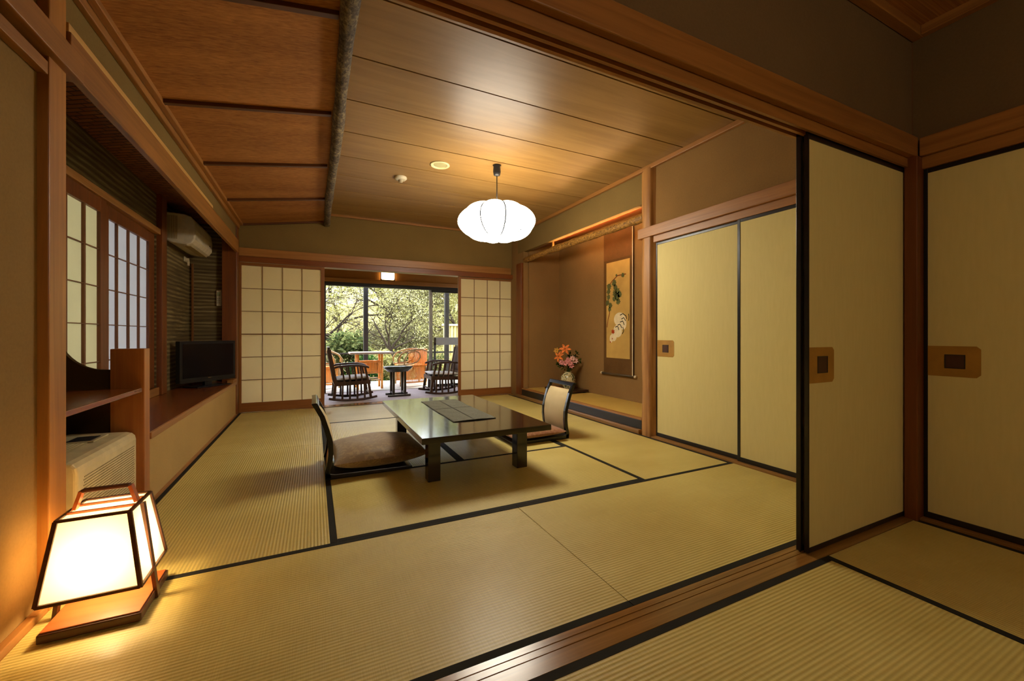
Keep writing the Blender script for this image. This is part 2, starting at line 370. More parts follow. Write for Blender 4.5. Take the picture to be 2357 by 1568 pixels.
# walls of the near room
struct('wall_right_near', MB().box(2.79, 2.9, -2.6, 1.10, 1.80, 2.58).box(2.87, 2.95, -2.6, 1.0, -.06, 1.8), wallA, label='grey-brown plaster wall above the right sliding doors', cat='wall')
struct('wall_rear', MB().box(-.95, 2.95, -2.7, -2.6, -.06, 2.55), wallA, label='rear wall of the near room', cat='wall')
trim(MB().box(2.760, 2.79, -2.5, .965, 1.845, 1.937), woodY, 'wide wooden rail above the right sliding doors', .004, 'rail')
trim(MB().box(2.785, 2.87, -2.5, .965, 1.783, 1.845), woodY, 'wooden lintel above the right sliding doors', .002, 'lintel')
trim(MB().box(2.735, 2.87, .962, 1.015, -.056, 1.845).box(2.787, 2.87, 1.0, 1.10, -.056, 2.47), woodZd, 'wooden corner post between the two sets of doors', .004, 'post')

# right wall of the main room
struct('wall_right', MB().box(2.822, 2.90, 1.075, 2.80, 1.86, 2.60), wallT, label='tan plaster wall above the closet doors', cat='wall')
trim(MB().box(2.765, 2.822, 1.08, 2.975, 1.842, 1.936), woodY, 'wide wooden rail over the closet doors', .004, 'rail')
trim(MB().box(2.792, 2.90, 1.08, 2.80, 1.785, 1.842), woodY, 'wooden lintel over the closet doors', .002, 'lintel')
struct('wall_closet_back', MB().box(2.90, 3.0, 1.0, 2.82, -.06, 1.9), darkpl, label='back of the closet behind its doors', cat='wall')
tp = MB(); n = 20
# slightly wavy half round alcove post
def tpf(u, v):
    a = 2*pi*u; r = .092+.004*sin(9*a)+.003*sin(v*21+a*3)
    sx = max(-.085, min(.085, r*cos(a))); sy = max(-.088, min(.088, r*sin(a)))
    return (2.865+sx*1.0, 2.882+sy*1.0, -.05+2.54*v)
tp.grid(tpf, 48, 40)
trim(tp, tokoZ, 'grained wooden alcove post beside the closet', 0, 'post')
trim(MB().box(2.79, 2.90, 5.45, 5.62, -.056, 2.02), woodZd, 'wooden post between alcove and back paper doors', .004, 'post')
struct('wall_right_back', MB().box(2.826, 3.5, 5.44, 5.90, -.06, 2.6), wallT, label='short plaster pier between alcove and back wall', cat='wall')

# ------------------------------------------------------------------ alcove (tokonoma)
struct('wall_alcove_top', MB().box(2.822, 2.885, 2.96, 5.62, 2.185, 2.60), wallP, label='plaster wall above the alcove opening', cat='wall')
struct('wall_alcove', MB().box(3.43, 3.5, 2.7, 5.5, -.06, 2.6), wallT, label='rear plaster wall of the alcove behind the scroll', cat='wall')
struct('wall_alcove_near', MB().box(2.93, 3.43, 2.74, 2.82, -.06, 2.6), wallT, label='near side wall of the alcove', cat='wall')
struct('wall_alcove_far', MB().box(2.90, 3.43, 5.40, 5.45, -.06, 2.6), wallT, label='far side wall of the alcove behind the flowers', cat='wall')
struct('ceiling_alcove', MB().hexa([(2.885, 2.82, 2.19), (3.43, 2.82, 2.36), (3.43, 5.40, 2.36), (2.885, 5.40, 2.19)], [(2.885, 2.82, 2.21), (3.43, 2.82, 2.38), (3.43, 5.40, 2.38), (2.885, 5.40, 2.21)]),
       wood('alcove_ceiling_board', rgb('5A2408'), rgb('A0501C'), 'y', .35, .6), label='reddish board ceiling inside the alcove', cat='ceiling')
struct('floor_alcove', MB().box(2.845, 3.43, 2.82, 5.40, .06, .140), tatT, label='raised alcove floor of orange-tan matting', cat='floor')
trim(MB().box(2.80, 2.845, 2.96, 5.46, .036, .123), black2, 'black lacquered edge board of the alcove', .003, 'edge board')
trim(MB().box(2.80, 2.85, 2.96, 5.46, .123, .141), woodY, 'thin wooden strip on top of the black alcove edge', .002, 'strip')
lb = MB(); pts = []; rr = []
for i in range(60):
    y = 2.955+(5.46-2.955)*i/59; pts.append((2.852+.003*sin(y*5), y, 2.068+.004*sin(y*3+1))); rr.append(.040+.003*sin(y*17)+.002*sin(y*41))
lb.tube(pts, rr, 16)
def burl():
    t = NT('mottled_log'); f = t.noise(t.coord((9, 5, 9)), 5, 6, .75, 1.2)
    t.col(t.ramp(f, [(.38, rgb('4E300E')), (.5, rgb('94682A')), (.62, rgb('C08C40'))])).rough(.5, .4); t.bump(f, .8, .005); return t.m
trim(lb, burl(), 'mottled round log beam across the top of the alcove', 0, 'beam')

# ------------------------------------------------------------------ back wall
struct('wall_back', MB().box(-.95, 2.90, 5.845, 5.96, 1.90, 2.62), wallP, label='plaster wall above the paper doors at the back', cat='wall')
trim(MB().box(-.812, 2.79, 5.80, 5.845, 1.885, 1.985), woodX, 'wide wooden rail above the paper doors', .004, 'rail')
trim(MB().box(-.812, 2.86, 5.812, 5.96, 1.815, 1.886), wood('back_lintel', rgb('6A3410'), rgb('8A4C1A'), 'x', .4), 'wooden lintel over the opening to the sunroom', .003, 'lintel')
struct('wall_back_left', MB().box(-1.4, -.812, 5.81, 5.96, -.06, 2.62), wallP, label='solid wall end left of the paper doors', cat='wall')
struct('wall_back_right', MB().box(2.862, 3.6, 5.90, 5.98, -.06, 2.62), wallP, label='solid wall end right of the paper doors', cat='wall')

# ------------------------------------------------------------------ sliding doors
DR = [0]
def door(label):
    DR[0] += 1
    return thing('door_%d' % DR[0], label, 'sliding door', kind='structure')
def shoji(x0, x1, y, px0, px1, zt, zb, label, cols=4, rows=(.42,), y2=None):
    d = door(label); th = .028
    z0, z1 = .006, 1.812
    MB().box(x0, px0, y, y+th, z0, z1).build('stile', shojiZ, d, .002)
    MB().box(px1, x1, y, y+th, z0, z1).build('stile', shojiZ, d, .002)
    MB().box(px0, px1, y, y+th, zt, z1).build('top_rail', shojiX, d, .001)
    MB().box(px0, px1, y, y+th, z0, zb).build('bottom_rail', shojiX, d, .001)
    MB().box(px0-.002, px1+.002, y+th-.008, y+th-.0072, zb-.002, zt+.002).build('paper', shojiP, d)
    m = MB(); w = .0058
    for i in range(1, cols):
        x = px0+(px1-px0)*i/cols; m.box(x-w/2, x+w/2, y+.007, y+th-.009, zb, zt)
    zs_ = [zb+(zt-zb)*k/6 for k in range(1, 6)]
    for k, z in enumerate(zs_):
        ww = w*2.0 if k == 2 else w
        m.box(px0, px1, y+.0065, y+th-.0085, z-ww/2, z+ww/2)
    m.build('lattice', lattice, d)
    return d
shoji(-.812, .117, 5.815, -.788, .076, 1.776, .116, 'white paper sliding door with dark lattice left of the opening')
shoji(1.942, 2.862, 5.86, 1.985, 2.845, 1.785, .108, 'white paper sliding door with dark lattice right of the opening')
# further paper doors stacked behind the first ones
def fusuma(label, plane, a0, a1, front, z0=.018, z1=1.786, pa0=None, pa1=None, th=.022, pz0=.045, pz1=1.762, pull=None):
    d = door(label)
    def B(m, s0, s1, f0, f1, za, zb):
        if plane == 'y': m.box(s0, s1, f0, f1, za, zb)
        else: m.box(f0, f1, s0, s1, za, zb)
        return m
    B(MB(), pa0-.001, pa1+.001, front+.003, front+th-.003, pz0-.001, pz1+.001).build('paper_panel', fusumaP, d)
    B(MB(), a0, pa0, front, front+th, z0, z1).build('stile', black2, d, .002)
    B(MB(), pa1, a1, front, front+th, z0, z1).build('stile', black2, d, .002)
    B(MB(), pa0, pa1, front, front+th, pz1, z1).build('top_rail', black2, d, .002)
    B(MB(), pa0, pa1, front, front+th, z0, pz0).build('bottom_rail', black2, d, .002)
    if pull:
        s0, s1, za, zb, edge, q0, q1, qa, qb = pull   # plate span, heights, which side is chamfered, recess
        c = .014
        if edge == 'hi': pts = [(s0, za), (s1-c, za), (s1, za+c), (s1, zb-c), (s1-c, zb), (s0, zb)]
        else: pts = [(s1, za), (s0+c, za), (s0, za+c), (s0, zb-c), (s0+c, zb), (s1, zb)]
        m = MB(); fr = front+.0015
        # plate with a rectangular hole: four boxes plus chamfered end
        if plane == 'y':
            m.prism(pts, 'y', fr, front+.0028)
        else:
            m.prism(pts, 'x', fr, front+.0028)
        pl = m.build('pull_plate', goldP, d, recalc=True)
        h = MB(); 
        B(h, q0, q1, fr-.001, fr+.0004, qa, qb)
        k = h.build('finger_pull', pullin, pl); k.matrix_parent_inverse = Matrix.Identity(4)
        h2 = MB(); w = .004
        B(h2, q0-w, q0, fr-.002, fr, qa-w, qb+w); B(h2, q1, q1+w, fr-.002, fr, qa-w, qb+w); B(h2, q0, q1, fr-.002, fr, qb, qb+w); B(h2, q0, q1, fr-.002, fr, qa-w, qa)
        k = h2.build('pull_rim', darkmetal, pl); k.matrix_parent_inverse = Matrix.Identity(4)
    return d
fusuma('cream paper sliding door with gold pull, front of the pair at the opening', 'y', 1.900, 2.795, 1.018, .004, 1.812, 1.907, 2.776, .0195, .026, 1.779,
       (1.907, 2.098, .730, .885, 'hi', 1.972, 2.042, .776, .842))
fusuma('cream sliding door stacked behind the one at the opening', 'y', 1.889, 2.795, 1.0435, .004, 1.812, 1.907, 2.776, .0195, .026, 1.779)
fusuma('cream paper sliding door with gold pull on the right of the near room', 'x', -.02, .962, 2.800, .013, 1.783, 0.0, .946, .022, .043, 1.760,
       (.762, .946, .735, .884, 'lo', .817, .881, .779, .839))
fusuma('second cream sliding door of the near room, outside the view', 'x', -.98, -.02, 2.826, .013, 1.783, -.96, -.04, .022, .043, 1.760)
fusuma('third cream sliding door of the near room, behind the camera', 'x', -1.94, -.98, 2.800, .013, 1.783, -1.92, -1.0, .022, .043, 1.760)
fusuma('cream closet door with gold pull, beside the alcove post', 'x', 1.955, 2.80, 2.823, .013, 1.785, 1.982, 2.785, .022, .046, 1.762,
       (2.592, 2.785, .742, .890, 'lo', 2.658, 2.718, .785, .845))
fusuma('plain cream closet door, nearer the room divider', 'x', 1.09, 1.982, 2.80, .013, 1.785, 1.11, 1.960, .022, .046, 1.762)

# ------------------------------------------------------------------ bay window with two paper sashes
win = thing('window_1', 'two-sash paper window with wooden lattice over the counter', 'window', kind='structure')
MB().box(XW-.05, XW+.03, WY0, 4.78, 1.835, 1.885).build('head', woodY, win, .003)
MB().box(XW-.05, XW+.02, WY0, 4.78, .402, .47).build('sill', woodY, win, .003)
MB().box(XW-.05, XW+.04, 4.665, 4.80, .402, 2.20).build('jamb', woodZd, win, .003)
MB().box(XW-.05, XW+.02, 2.90, 2.95, .402, 1.835).build('jamb', woodZd, win, .003)
def sash(name, y0, y1, x, p0, p1, cols, winP=winP):
    s = thing(name, None, None); s.parent = win
    del_ = None
    zt, zb = 1.745, .50
    o = MB().box(x, x+.024, y0, p0, .47, 1.835).box(x, x+.024, p1, y1, .47, 1.835).box(x, x+.024, p0, p1, zt, 1.835).box(x, x+.024, p0, p1, .47, zb).build('sash', woodZd, win, .0015)
    bpy.data.objects.remove(s)
    p = MB().box(x+.004, x+.0048, p0-.002, p1+.002, zb-.002, zt+.002).build('paper', winP, o); p.matrix_parent_inverse = Matrix.Identity(4)
    m = MB(); w = .012
    for y in cols: m.box(x+.006, x+.019, y-w*.9, y+w*.9, zb, zt)
    for k in range(1, 5):
        z = 1.745-.2455*k; m.box(x+.006, x+.0185, p0, p1, z-.003, z+.003)
    l = m.build('lattice', lattice, o); l.matrix_parent_inverse = Matrix.Identity(4)
sash('sash', 2.95, 3.66, XW-.012, 2.985, 3.575, [3.178, 3.385], winQ)
sash('sash', 3.60, 4.665, XW-.038, 3.770, 4.535, [3.925, 4.13, 4.335])
# glass outside the paper
glassm = NT('clear_glass'); g_ = glassm
gl = g_.n('ShaderNodeBsdfGlass'); gl.inputs['IOR'].default_value = 1.02; gl.inputs['Roughness'].default_value = 0; tr_ = g_.n('ShaderNodeBsdfTransparent'); gs = g_.n('ShaderNodeBsdfGlossy'); gs.inputs['Roughness'].default_value = .02
fr_ = g_.n('ShaderNodeFresnel'); fr_.inputs['IOR'].default_value = 1.35; mx_ = g_.n('ShaderNodeMixShader')
g_.l(fr_.outputs[0], mx_.inputs[0]); g_.l(tr_.outputs[0], mx_.inputs[1]); g_.l(gs.outputs[0], mx_.inputs[2]); g_.l(mx_.outputs[0], g_.out.inputs['Surface']); glassm = g_.m

# ------------------------------------------------------------------ nook unit: shelf, side board, curved partition, heater
nook = thing('shelf_unit', 'wooden shelf with short side board and curved dark partition above the heater', 'shelf', (-1.0, 2.45, 0))
MB().box(-1.265, -.818, 2.046, 2.79, .637, .660).build('shelf_board', redY, nook, .003)
MB().box(-.950, -.812, 2.80, 2.882, 0.0, .866).build('side_board', wood('side_board_wood', rgb('8A4818'), rgb('B07030'), 'z', .4), nook, .004)
pp = MB(); top = [(-.950, .756)]
for i in range(13):
    a = pi/2*i/12; top.append((-.985-.185*sin(a), .756+.185*(1-cos(a))*1.2))
top += [(-1.175, 1.9), (-1.265, 1.9)]
pts = [(-.950, 0)]+top+[(-1.265, 0)]
pp.prism(pts, 'y', 2.835, 2.865)
pp.build('partition_panel', darkpl, nook, recalc=True)
heater = thing('fan_heater', 'cream metal fan heater under the shelf, behind the lantern', 'heater', (-.99, 2.48, 0))
prof = [(-1.13, .02), (-.838, .02), (-.838, .395), (-.842, .415), (-.855, .430), (-.875, .436), (-1.09, .447), (-1.118, .440), (-1.13, .42)]
hb = MB().prism([(a, b) for a, b in prof], 'y', 2.185, 2.785)
hb.build('body', heatm, heater, .012, recalc=True, seg=3)
MB().box(-1.10, -.87, 2.21, 2.76, 0, .02).build('foot_plinth', darkgrey, heater, .002)
g = MB()
for r in range(26):
    for c in range(46):
        z = .075+r*.0115; yy = 2.235+c*.0112+(.0056 if r % 2 else 0)
        if yy < 2.745: g.box(-.8386, -.8372, yy, yy+.0062, z, z+.0045)
g.build('grille_holes', plain('grille_shadow', rgb('7E7048'), .6), heater)
MB().box(-1.075, -.93, 2.24, 2.52, .4475, .4490).build('top_louvre', plain('louvre_tan', rgb('B2A272'), .45), heater, .001)
g = MB()
for i in range(9): g.box(-1.065+i*.015, -1.058+i*.015, 2.25, 2.51, .4492, .4502)
g.build('louvre_slats', heatm, heater)
MB().box(-1.02, -.935, 2.56, 2.66, .443, .4505).build('control_window', darkgrey, heater, .002)
MB().box(-1.04, -.92, 2.545, 2.70, .441, .4475).build('control_panel', whiteD, heater, .002)

# ------------------------------------------------------------------ air conditioner, outlet, cords, remote, television
ac = thing('air_conditioner', 'cream wall air conditioner high in the window bay', 'air conditioner', (-1.2, 5.2, 1.82))
def acp(t):   # cross-section in x,z
    return t
prof = [(XW+.002, 1.84), (XW+.05, 1.815), (-1.10, 1.80), (-1.06, 1.82), (-1.035, 1.86), (-1.03, 1.95), (-1.04, 2.03), (-1.07, 2.075), (-1.12, 2.095), (XW+.002, 2.10)]
MB().prism(prof, 'y', 4.87, 5.60).build('casing', whiteP, ac, .014, recalc=True, seg=3)
g = MB()
for i in range(7): g.box(-1.255+i*.013, -1.249+i*.013, 4.8675, 4.871, 1.85, 2.07)
g.build('side_ribs', plain('rib_shadow', rgb('8A7A50'), .6), ac)
MB().box(-1.13, -1.075, 4.92, 5.55, 1.795, 1.803).build('air_flap', plain('flap_tan', rgb('A89468'), .5), ac, .002)
MB().box(-1.0325, -1.0285, 5.45, 5.49, 1.90, 1.91).build('badge', darkgrey, ac)
out = thing('wall_outlet', 'small white outlet with plug under the air conditioner', 'outlet', (XW, 5.55, 1.75))
MB().box(XW+.001, XW+.012, 5.50, 5.62, 1.735, 1.785).build('plate', whiteP, out, .003)
MB().box(XW+.012, XW+.040, 5.53, 5.56, 1.742, 1.772).build('plug', whiteP, out, .003)
MB().box(XW+.012, XW+.030, 5.59, 5.61, 1.70, 1.765).build('plug', whiteP, out, .003)
tag(MB().box(-1.246, -1.226, 5.704, 5.719, .40, 1.74).build('cable_duct', plain('brown_duct', rgb('7A4C1E'), .5), None, .002), 'thin brown cable duct in the corner behind the television', 'cable duct')
rm = thing('remote_control', 'white remote control hanging on the striped wall above the television', 'remote control', (-.99, 5.71, 1.33))
MB().box(-1.015, -.965, 5.698, 5.7195, 1.27, 1.45).build('body', whiteP, rm, .008)
MB().box(-1.006, -.974, 5.6945, 5.6965, 1.385, 1.430).build('display', plain('lcd_green', rgb('8A9070'), .3), rm)
for r in range(3):
    for c in range(2): MB().box(-1.006+c*.018, -.993+c*.018, 5.6945, 5.6965, 1.30+r*.024, 1.313+r*.024).build('button', plain('button_grey', rgb('9A9480'), .5) if r == 0 and c == 0 else bpy.data.materials['button_grey'], rm)
TVP = Vector((-1.19, 5.0, 0)); TVQ = Vector((-.805, 5.47, 0)); tvd = (TVQ-TVP).normalized(); tvw = (TVQ-TVP).length; tvn = Vector((tvd.y, -tvd.x, 0))
tv = thing('television', 'black flat television standing on the wooden counter', 'television', tuple((TVP+TVQ)/2+Vector((0, 0, .4))))
TVM = Matrix.Translation((TVP+TVQ)/2+Vector((0, 0, .4))) @ Matrix.Rotation(atan2(tvd.y, tvd.x), 4, 'Z')
def tvpart(mb, name, m, bevel=0, par=None):
    o = mb.build(name, m, None, bevel); o.parent = tv
    o.location = (0, 0, 0); o.rotation_euler = (0, 0, atan2(tvd.y, tvd.x)); return o
w = tvw/2
tvpart(MB().box(-w, w, -.012, .045, .055, .475), 'casing', tvm, .006)
tvpart(MB().box(-w+.028, w-.028, -.0145, -.0115, .105, .445), 'screen', scr)
tvpart(MB().box(-w+.004, w-.004, -.0155, -.012, .058, .092), 'speaker_bar', tvm, .001)
tvpart(MB().box(-.02, .02, -.0165, -.0150, .090, .096), 'maker_badge', chrome)
tvpart(MB().box(-.04, .04, .0, .035, .012, .07), 'neck', tvm, .003)
tvpart(MB().box(-.18, .18, -.08, .12, .0005, .014), 'stand', tvm, .004)

# ------------------------------------------------------------------ hanging scroll
scroll = thing('hanging_scroll', 'brown hanging scroll painted with a white rooster under pine', 'scroll', (3.41, 4.0, .43))
SX = 3.412; y0, y1 = 3.745, 4.290
silk = fabric('scroll_silk', rgb('6A4A20'), rgb('543814'), 200, .7, .1); silk2 = fabric('scroll_silk_top', rgb('7A5026'), rgb('624018'), 200, .7, .1)
MB().box(SX, SX+.003, y0, y1, 1.895, 2.24).build('upper_cloth', silk2, scroll)
MB().box(SX, SX+.003, y0, y1, .445, 1.895).build('backing_cloth', silk, scroll)
art = plain('aged_silk_paper', rgb('C09A50'), .8, .2, 0, .06, 3)
PA = MB().box(SX-.0015, SX, y0+.055, y1-.055, .645, 1.862)
pine = PA.mat(1); rd = random.Random(3)
def blob(m, cy, cz, r, k=9, x=SX-.0022):
    ps = []
    for i in range(k*2):
        a = pi*i/k; q = r*(1 if i % 2 else .72)*(.85+.3*rd.random()); ps.append((cy+q*cos(a), cz+q*sin(a)*1.0))
    m.add([(x, p[0], p[1]) for p in ps], [tuple(range(len(ps)))])
def yy_(u): return y1-.055-(y1-y0-.11)*u        # u 0 = left edge in the picture
def zz_(v): return 1.862-(1.862-.645)*v
for u, v, r in [(.72,.155,.035),(.45,.145,.02),(.35,.22,.05),(.40,.27,.045),(.12,.25,.05),(.1,.30,.045),(.5,.31,.05),(.38,.33,.05),(.58,.345,.05),(.48,.37,.055),(.35,.385,.04),(.52,.42,.045),(.10,.36,.04),(.05,.42,.045),(.18,.45,.045),(.15,.49,.035)]:
    blob(pine, yy_(u), zz_(v), r*.95)
tk = PA.mat(2)
def stroke(m, pts, w, x):
    for (a, b), (c, d) in zip(pts[:-1], pts[1:]):
        L = sqrt((c-a)**2+(d-b)**2) or 1e-6; nx, nz = -(d-b)/L*w/2, (c-a)/L*w/2
        m.add([(x, a+nx, b+nz), (x, a-nx, b-nz), (x, c-nx, d-nz), (x, c+nx, d+nz)], [(0, 1, 2, 3)])
stroke(tk, [(yy_(u), zz_(v)) for u, v in [(.03,.68),(.07,.60),(.15,.53),(.12,.45),(.06,.36),(.1,.25),(.25,.2),(.5,.15),(.85,.15)]], .013, SX-.0019)
rb = PA.mat(3)
def ell(m, u, v, ru, rv, x, n=20, rot=0):
    cy, cz = yy_(u), zz_(v)
    m.add([(x, cy+ru*cos(2*pi*i/n)*cos(rot)-rv*sin(2*pi*i/n)*sin(rot), cz+ru*cos(2*pi*i/n)*sin(rot)+rv*sin(2*pi*i/n)*cos(rot)) for i in range(n)], [tuple(range(n))])
ell(rb, .58, .60, .105, .085, SX-.0019); ell(rb, .68, .62, .075, .11, SX-.00195, rot=-.4); ell(rb, .50, .72, .08, .08, SX-.0020); ell(rb, .33, .78, .055, .055, SX-.0021); ell(rb, .22, .80, .03, .05, SX-.00215)
tf = PA.mat(4)
for pts in ([(.6,.56),(.72,.545),(.85,.57),(.88,.60)], [(.66,.60),(.76,.585),(.84,.62)], [(.6,.63),(.72,.62),(.78,.66)], [(.5,.66),(.6,.65),(.68,.69)], [(.4,.68),(.5,.67),(.56,.71)], [(.95,.55),(.97,.58),(.95,.62)], [(.72,.68),(.76,.72),(.70,.75)]):
    stroke(tf, [(yy_(u), zz_(v)) for u, v in pts], .011, SX-.0024)
cm = PA.mat(5); blob(cm, yy_(.3), zz_(.725), .032, 6, SX-.0026); blob(cm, yy_(.27), zz_(.80), .012, 5, SX-.0026); blob(cm, yy_(.18), zz_(.835), .012, 5, SX-.0026)
PA.build('painting', [art, plain('ink_green', rgb('5C5E34'), .9, .1), plain('ink_brown', rgb('7A3E1C'), .9, .1), plain('ink_white', rgb('DCCCA4'), .9, .1), plain('ink_black', rgb('2C2414'), .9, .1), plain('ink_red', rgb('A8401C'), .9, .1)], scroll)
MB().tube([(SX-.002, y0-.03, .44), (SX-.002, y1+.03, .44)], .014, 14).build('roller', plain('roller_cloth', rgb('4A381A'), .6), scroll)
for s, yk in ((-1, y0-.03), (1, y1+.03)):
    MB().tube([(SX-.002, yk, .44), (SX-.002, yk+s*.022, .44)], .017, 14).build('roller_knob', plain('ivory', rgb('D8C498'), .4) if s < 0 else bpy.data.materials['ivory'], scroll)
MB().box(SX-.012, SX-.008, y0-.008, y0+.004, .44, 2.24).build('hanging_ribbon', plain('ribbon_pale', rgb('D8C8A0'), .7), scroll)

tl = thing('alcove_lamp', 'slim glowing strip lamp hidden behind the alcove log beam', 'strip lamp', (2.93, 3.9, 2.13))
MB().tube([(2.930, 3.06, 2.116), (2.930, 4.70, 2.116)], .010, 10).build('tube', emit('alcove_tube_glow', rgb('FFC98A'), 20), tl)
MB().box(2.908, 2.952, 3.02, 4.74, 2.070, 2.103).build('housing', whiteP, tl, .003)
for y_ in (3.035, 4.72): MB().box(2.886, 2.912, y_-.01, y_+.01, 2.085, 2.20).build('bracket', woodY, tl)
# ------------------------------------------------------------------ display board, vase and flowers
tray = thing('display_board', 'dark wooden display board under the vase in the alcove', 'display board', (3.22, 4.85, .14))
MB().box(3.03, 3.40, 4.60, 5.16, .152, .182).build('top', plain('dark_board', rgb('2A160C'), .3), tray, .004)
MB().box(3.05, 3.08, 4.64, 5.12, .1405, .152).build('foot', bpy.data.materials['dark_board'], tray)
MB().box(3.35, 3.38, 4.64, 5.12, .1405, .152).build('foot', bpy.data.materials['dark_board'], tray)
VX, VY, VZ = 3.20, 4.81, .1825
def vasemat():
    t = NT('painted_porcelain'); v = t.coord((1,1,1)); f = t.noise(v, 22, 5, .65, 1.5); g = t.noise(v, 7, 2)
    h = t.math('MULTIPLY', f, t.math('ADD', .6, t.math('MULTIPLY', g, .8)))
    t.col(t.ramp(h, [(.50, rgb('C8BC90')), (.56, rgb('4E5030')), (.66, rgb('3A4428'))])).rough(.15, .6); return t.m
vase = thing('flower_vase', 'round cream porcelain vase with dark green painted leaves', 'vase', (VX, VY, VZ))
vp = [(.048, 0), (.058, .004), (.056, .012), (.075, .04), (.095, .085), (.102, .13), (.098, .17), (.080, .20), (.058, .215), (.046, .222), (.045, .232), (.058, .240), (.054, .240), (.042, .23), (.042, .20), (.02, .19)]
MB().lathe(vp, (VX, VY, VZ), 40).build('body', vasemat(), vase)
rd = random.Random(11)
NECK = Vector((VX, VY, VZ+.225))
lf = leaf('leaf_dark', rgb('1E2A10'), rgb('4A5A24'), .2); stemM = plain('stem_green', rgb('3A4A1C'), .6)
def petal_flower(head, d, n, L, wdt, col, colc, name, label, cat, group, curl=.35, seed=0):
    rr_ = random.Random(seed)
    fl = thing(name, label, cat, tuple(head), group)
    d = d.normalized(); u = d.orthogonal().normalized(); w_ = d.cross(u)
    m = MB()
    for i in range(n):
        a = 2*pi*i/n+rr_.random()*.25; r = u*cos(a)+w_*sin(a); sd = d.cross(r)
        for k in range(4):
            t0, t1 = k/4, (k+1)/4
            def pt(t, s): 
                wd = wdt*sin(pi*min(1, t*.9+.08))**.8
                return head+r*(L*t)+d*(L*(.55*t-curl*1.6*t*t))+sd*(s*wd/2)+d*(abs(s)*wd*.18)
            m.add([pt(t0, -1), pt(t0, 0), pt(t0, 1), pt(t1, 1), pt(t1, 0), pt(t1, -1)], [(0, 1, 4, 5), (1, 2, 3, 4)], True)
    m.build('petals', col, fl)
    mc = MB()
    for i in range(5):
        a = 2*pi*i/5+.3; r = u*cos(a)+w_*sin(a); mc.tube([head, head+d*L*.45+r*L*.18], .0015, 4)
    mc.build('stamens', colc, fl)
    mid = NECK.lerp(head, .5)+Vector((0, 0, .02)); st = NECK-Vector((0, 0, .03))
    MB().tube([st, NECK, mid, head-d*.004], .0028, 6).build('stem', stemM, fl)
    return fl
orange = plain('lily_orange', rgb('D8742A'), .6, .3, 0, .12, 40); orange2 = plain('lily_yellow', rgb('C89030'), .6, .3, 0, .1, 40)
pink = plain('blossom_pink', rgb('C87E78'), .6, .3, 0, .12, 40); pink2 = plain('blossom_pale', rgb('D8A898'), .6, .3, 0, .1, 40); yel = plain('stamen_brown', rgb('8A5A20'), .7)
# in-view basis: left/right along (r), towards camera
rv = Vector((.9, -.436, 0)); cv = Vector((-.56, -.83, 0))
def FP(a, z, b=0): return Vector((VX, VY, 0))+rv*a+cv*b+Vector((0, 0, z))
petal_flower(FP(-.04, .735, .04), cv+Vector((-.1, 0, .45)), 6, .088, .034, orange, yel, 'lily', 'topmost open orange lily in the alcove vase', 'flower', 'lilies in the vase', seed=1)
petal_flower(FP(-.125, .635, .05), cv+Vector((-.5, .2, .25)), 6, .080, .032, orange, yel, 'lily', 'lower left open orange lily in the alcove vase', 'flower', 'lilies in the vase', seed=2)
petal_flower(FP(-.155, .715, .0), cv+Vector((-.7, .2, .5)), 6, .045, .026, orange2, yel, 'lily', 'small yellowish lily at the far left of the vase', 'flower', 'lilies in the vase', curl=.1, seed=3)
for i, (a, z, b) in enumerate([(-.085, .555, .08), (-.035, .545, .09), (.03, .545, .09), (.06, .61, .07), (.10, .575, .06), (.0, .585, .08), (.045, .51, .08)]):
    petal_flower(FP(a, z, b), cv+Vector((a*2, 0, .3)), 7, .042, .024, pink2 if i in (3, 4) else pink, yel, 'pink_blossom', 'pink blossom in the cluster below the orange lilies' if i not in (3, 4) else
                 ('pale pink blossom highest in the pink cluster' if i == 3 else 'pale pink blossom at the right of the pink cluster'), 'flower', 'pink blossoms in the vase', curl=.15, seed=10+i)
def sprig(tip, label, n=26, seed=0, L=.055):
    q = random.Random(seed); sp = thing('leaf_sprig', label, 'foliage', tuple(NECK), 'green sprigs in the vase')
    mid = NECK.lerp(tip, .5)+Vector((0, 0, .03)); path = [NECK-Vector((0, 0, .03)), NECK, mid, tip]
    MB().tube(path, .0028, 6).build('stem', stemM, sp)
    m = MB()
    for i in range(n):
        t = .25+.75*q.random(); base = (NECK.lerp(mid, t*2) if t < .5 else mid.lerp(tip, t*2-1))
        dd = Vector((q.gauss(0, 1), q.gauss(0, 1), q.gauss(.2, .8))).normalized(); sd = dd.cross(Vector((q.random(), q.random(), 1))).normalized()
        l = L*(.6+.6*q.random()); wv = l*.22
        m.add([base, base+dd*l*.5+sd*wv, base+dd*l, base+dd*l*.5-sd*wv], [(0, 1, 2, 3)])
    m.build('leaves', lf, sp)
sprig(FP(.13, .70, .0), 'upper right leafy green sprig in the alcove vase', 40, 1)
sprig(FP(.18, .58, .02), 'low right leafy green sprig in the alcove vase', 36, 2)
sprig(FP(-.15, .52, .03), 'low left leafy green sprig in the alcove vase', 30, 3)
sprig(FP(.03, .66, -.02), 'central leafy green sprig behind the lilies', 40, 4)
sprig(FP(.06, .48, .08), 'short leafy green sprig over the vase rim', 36, 5, .045)

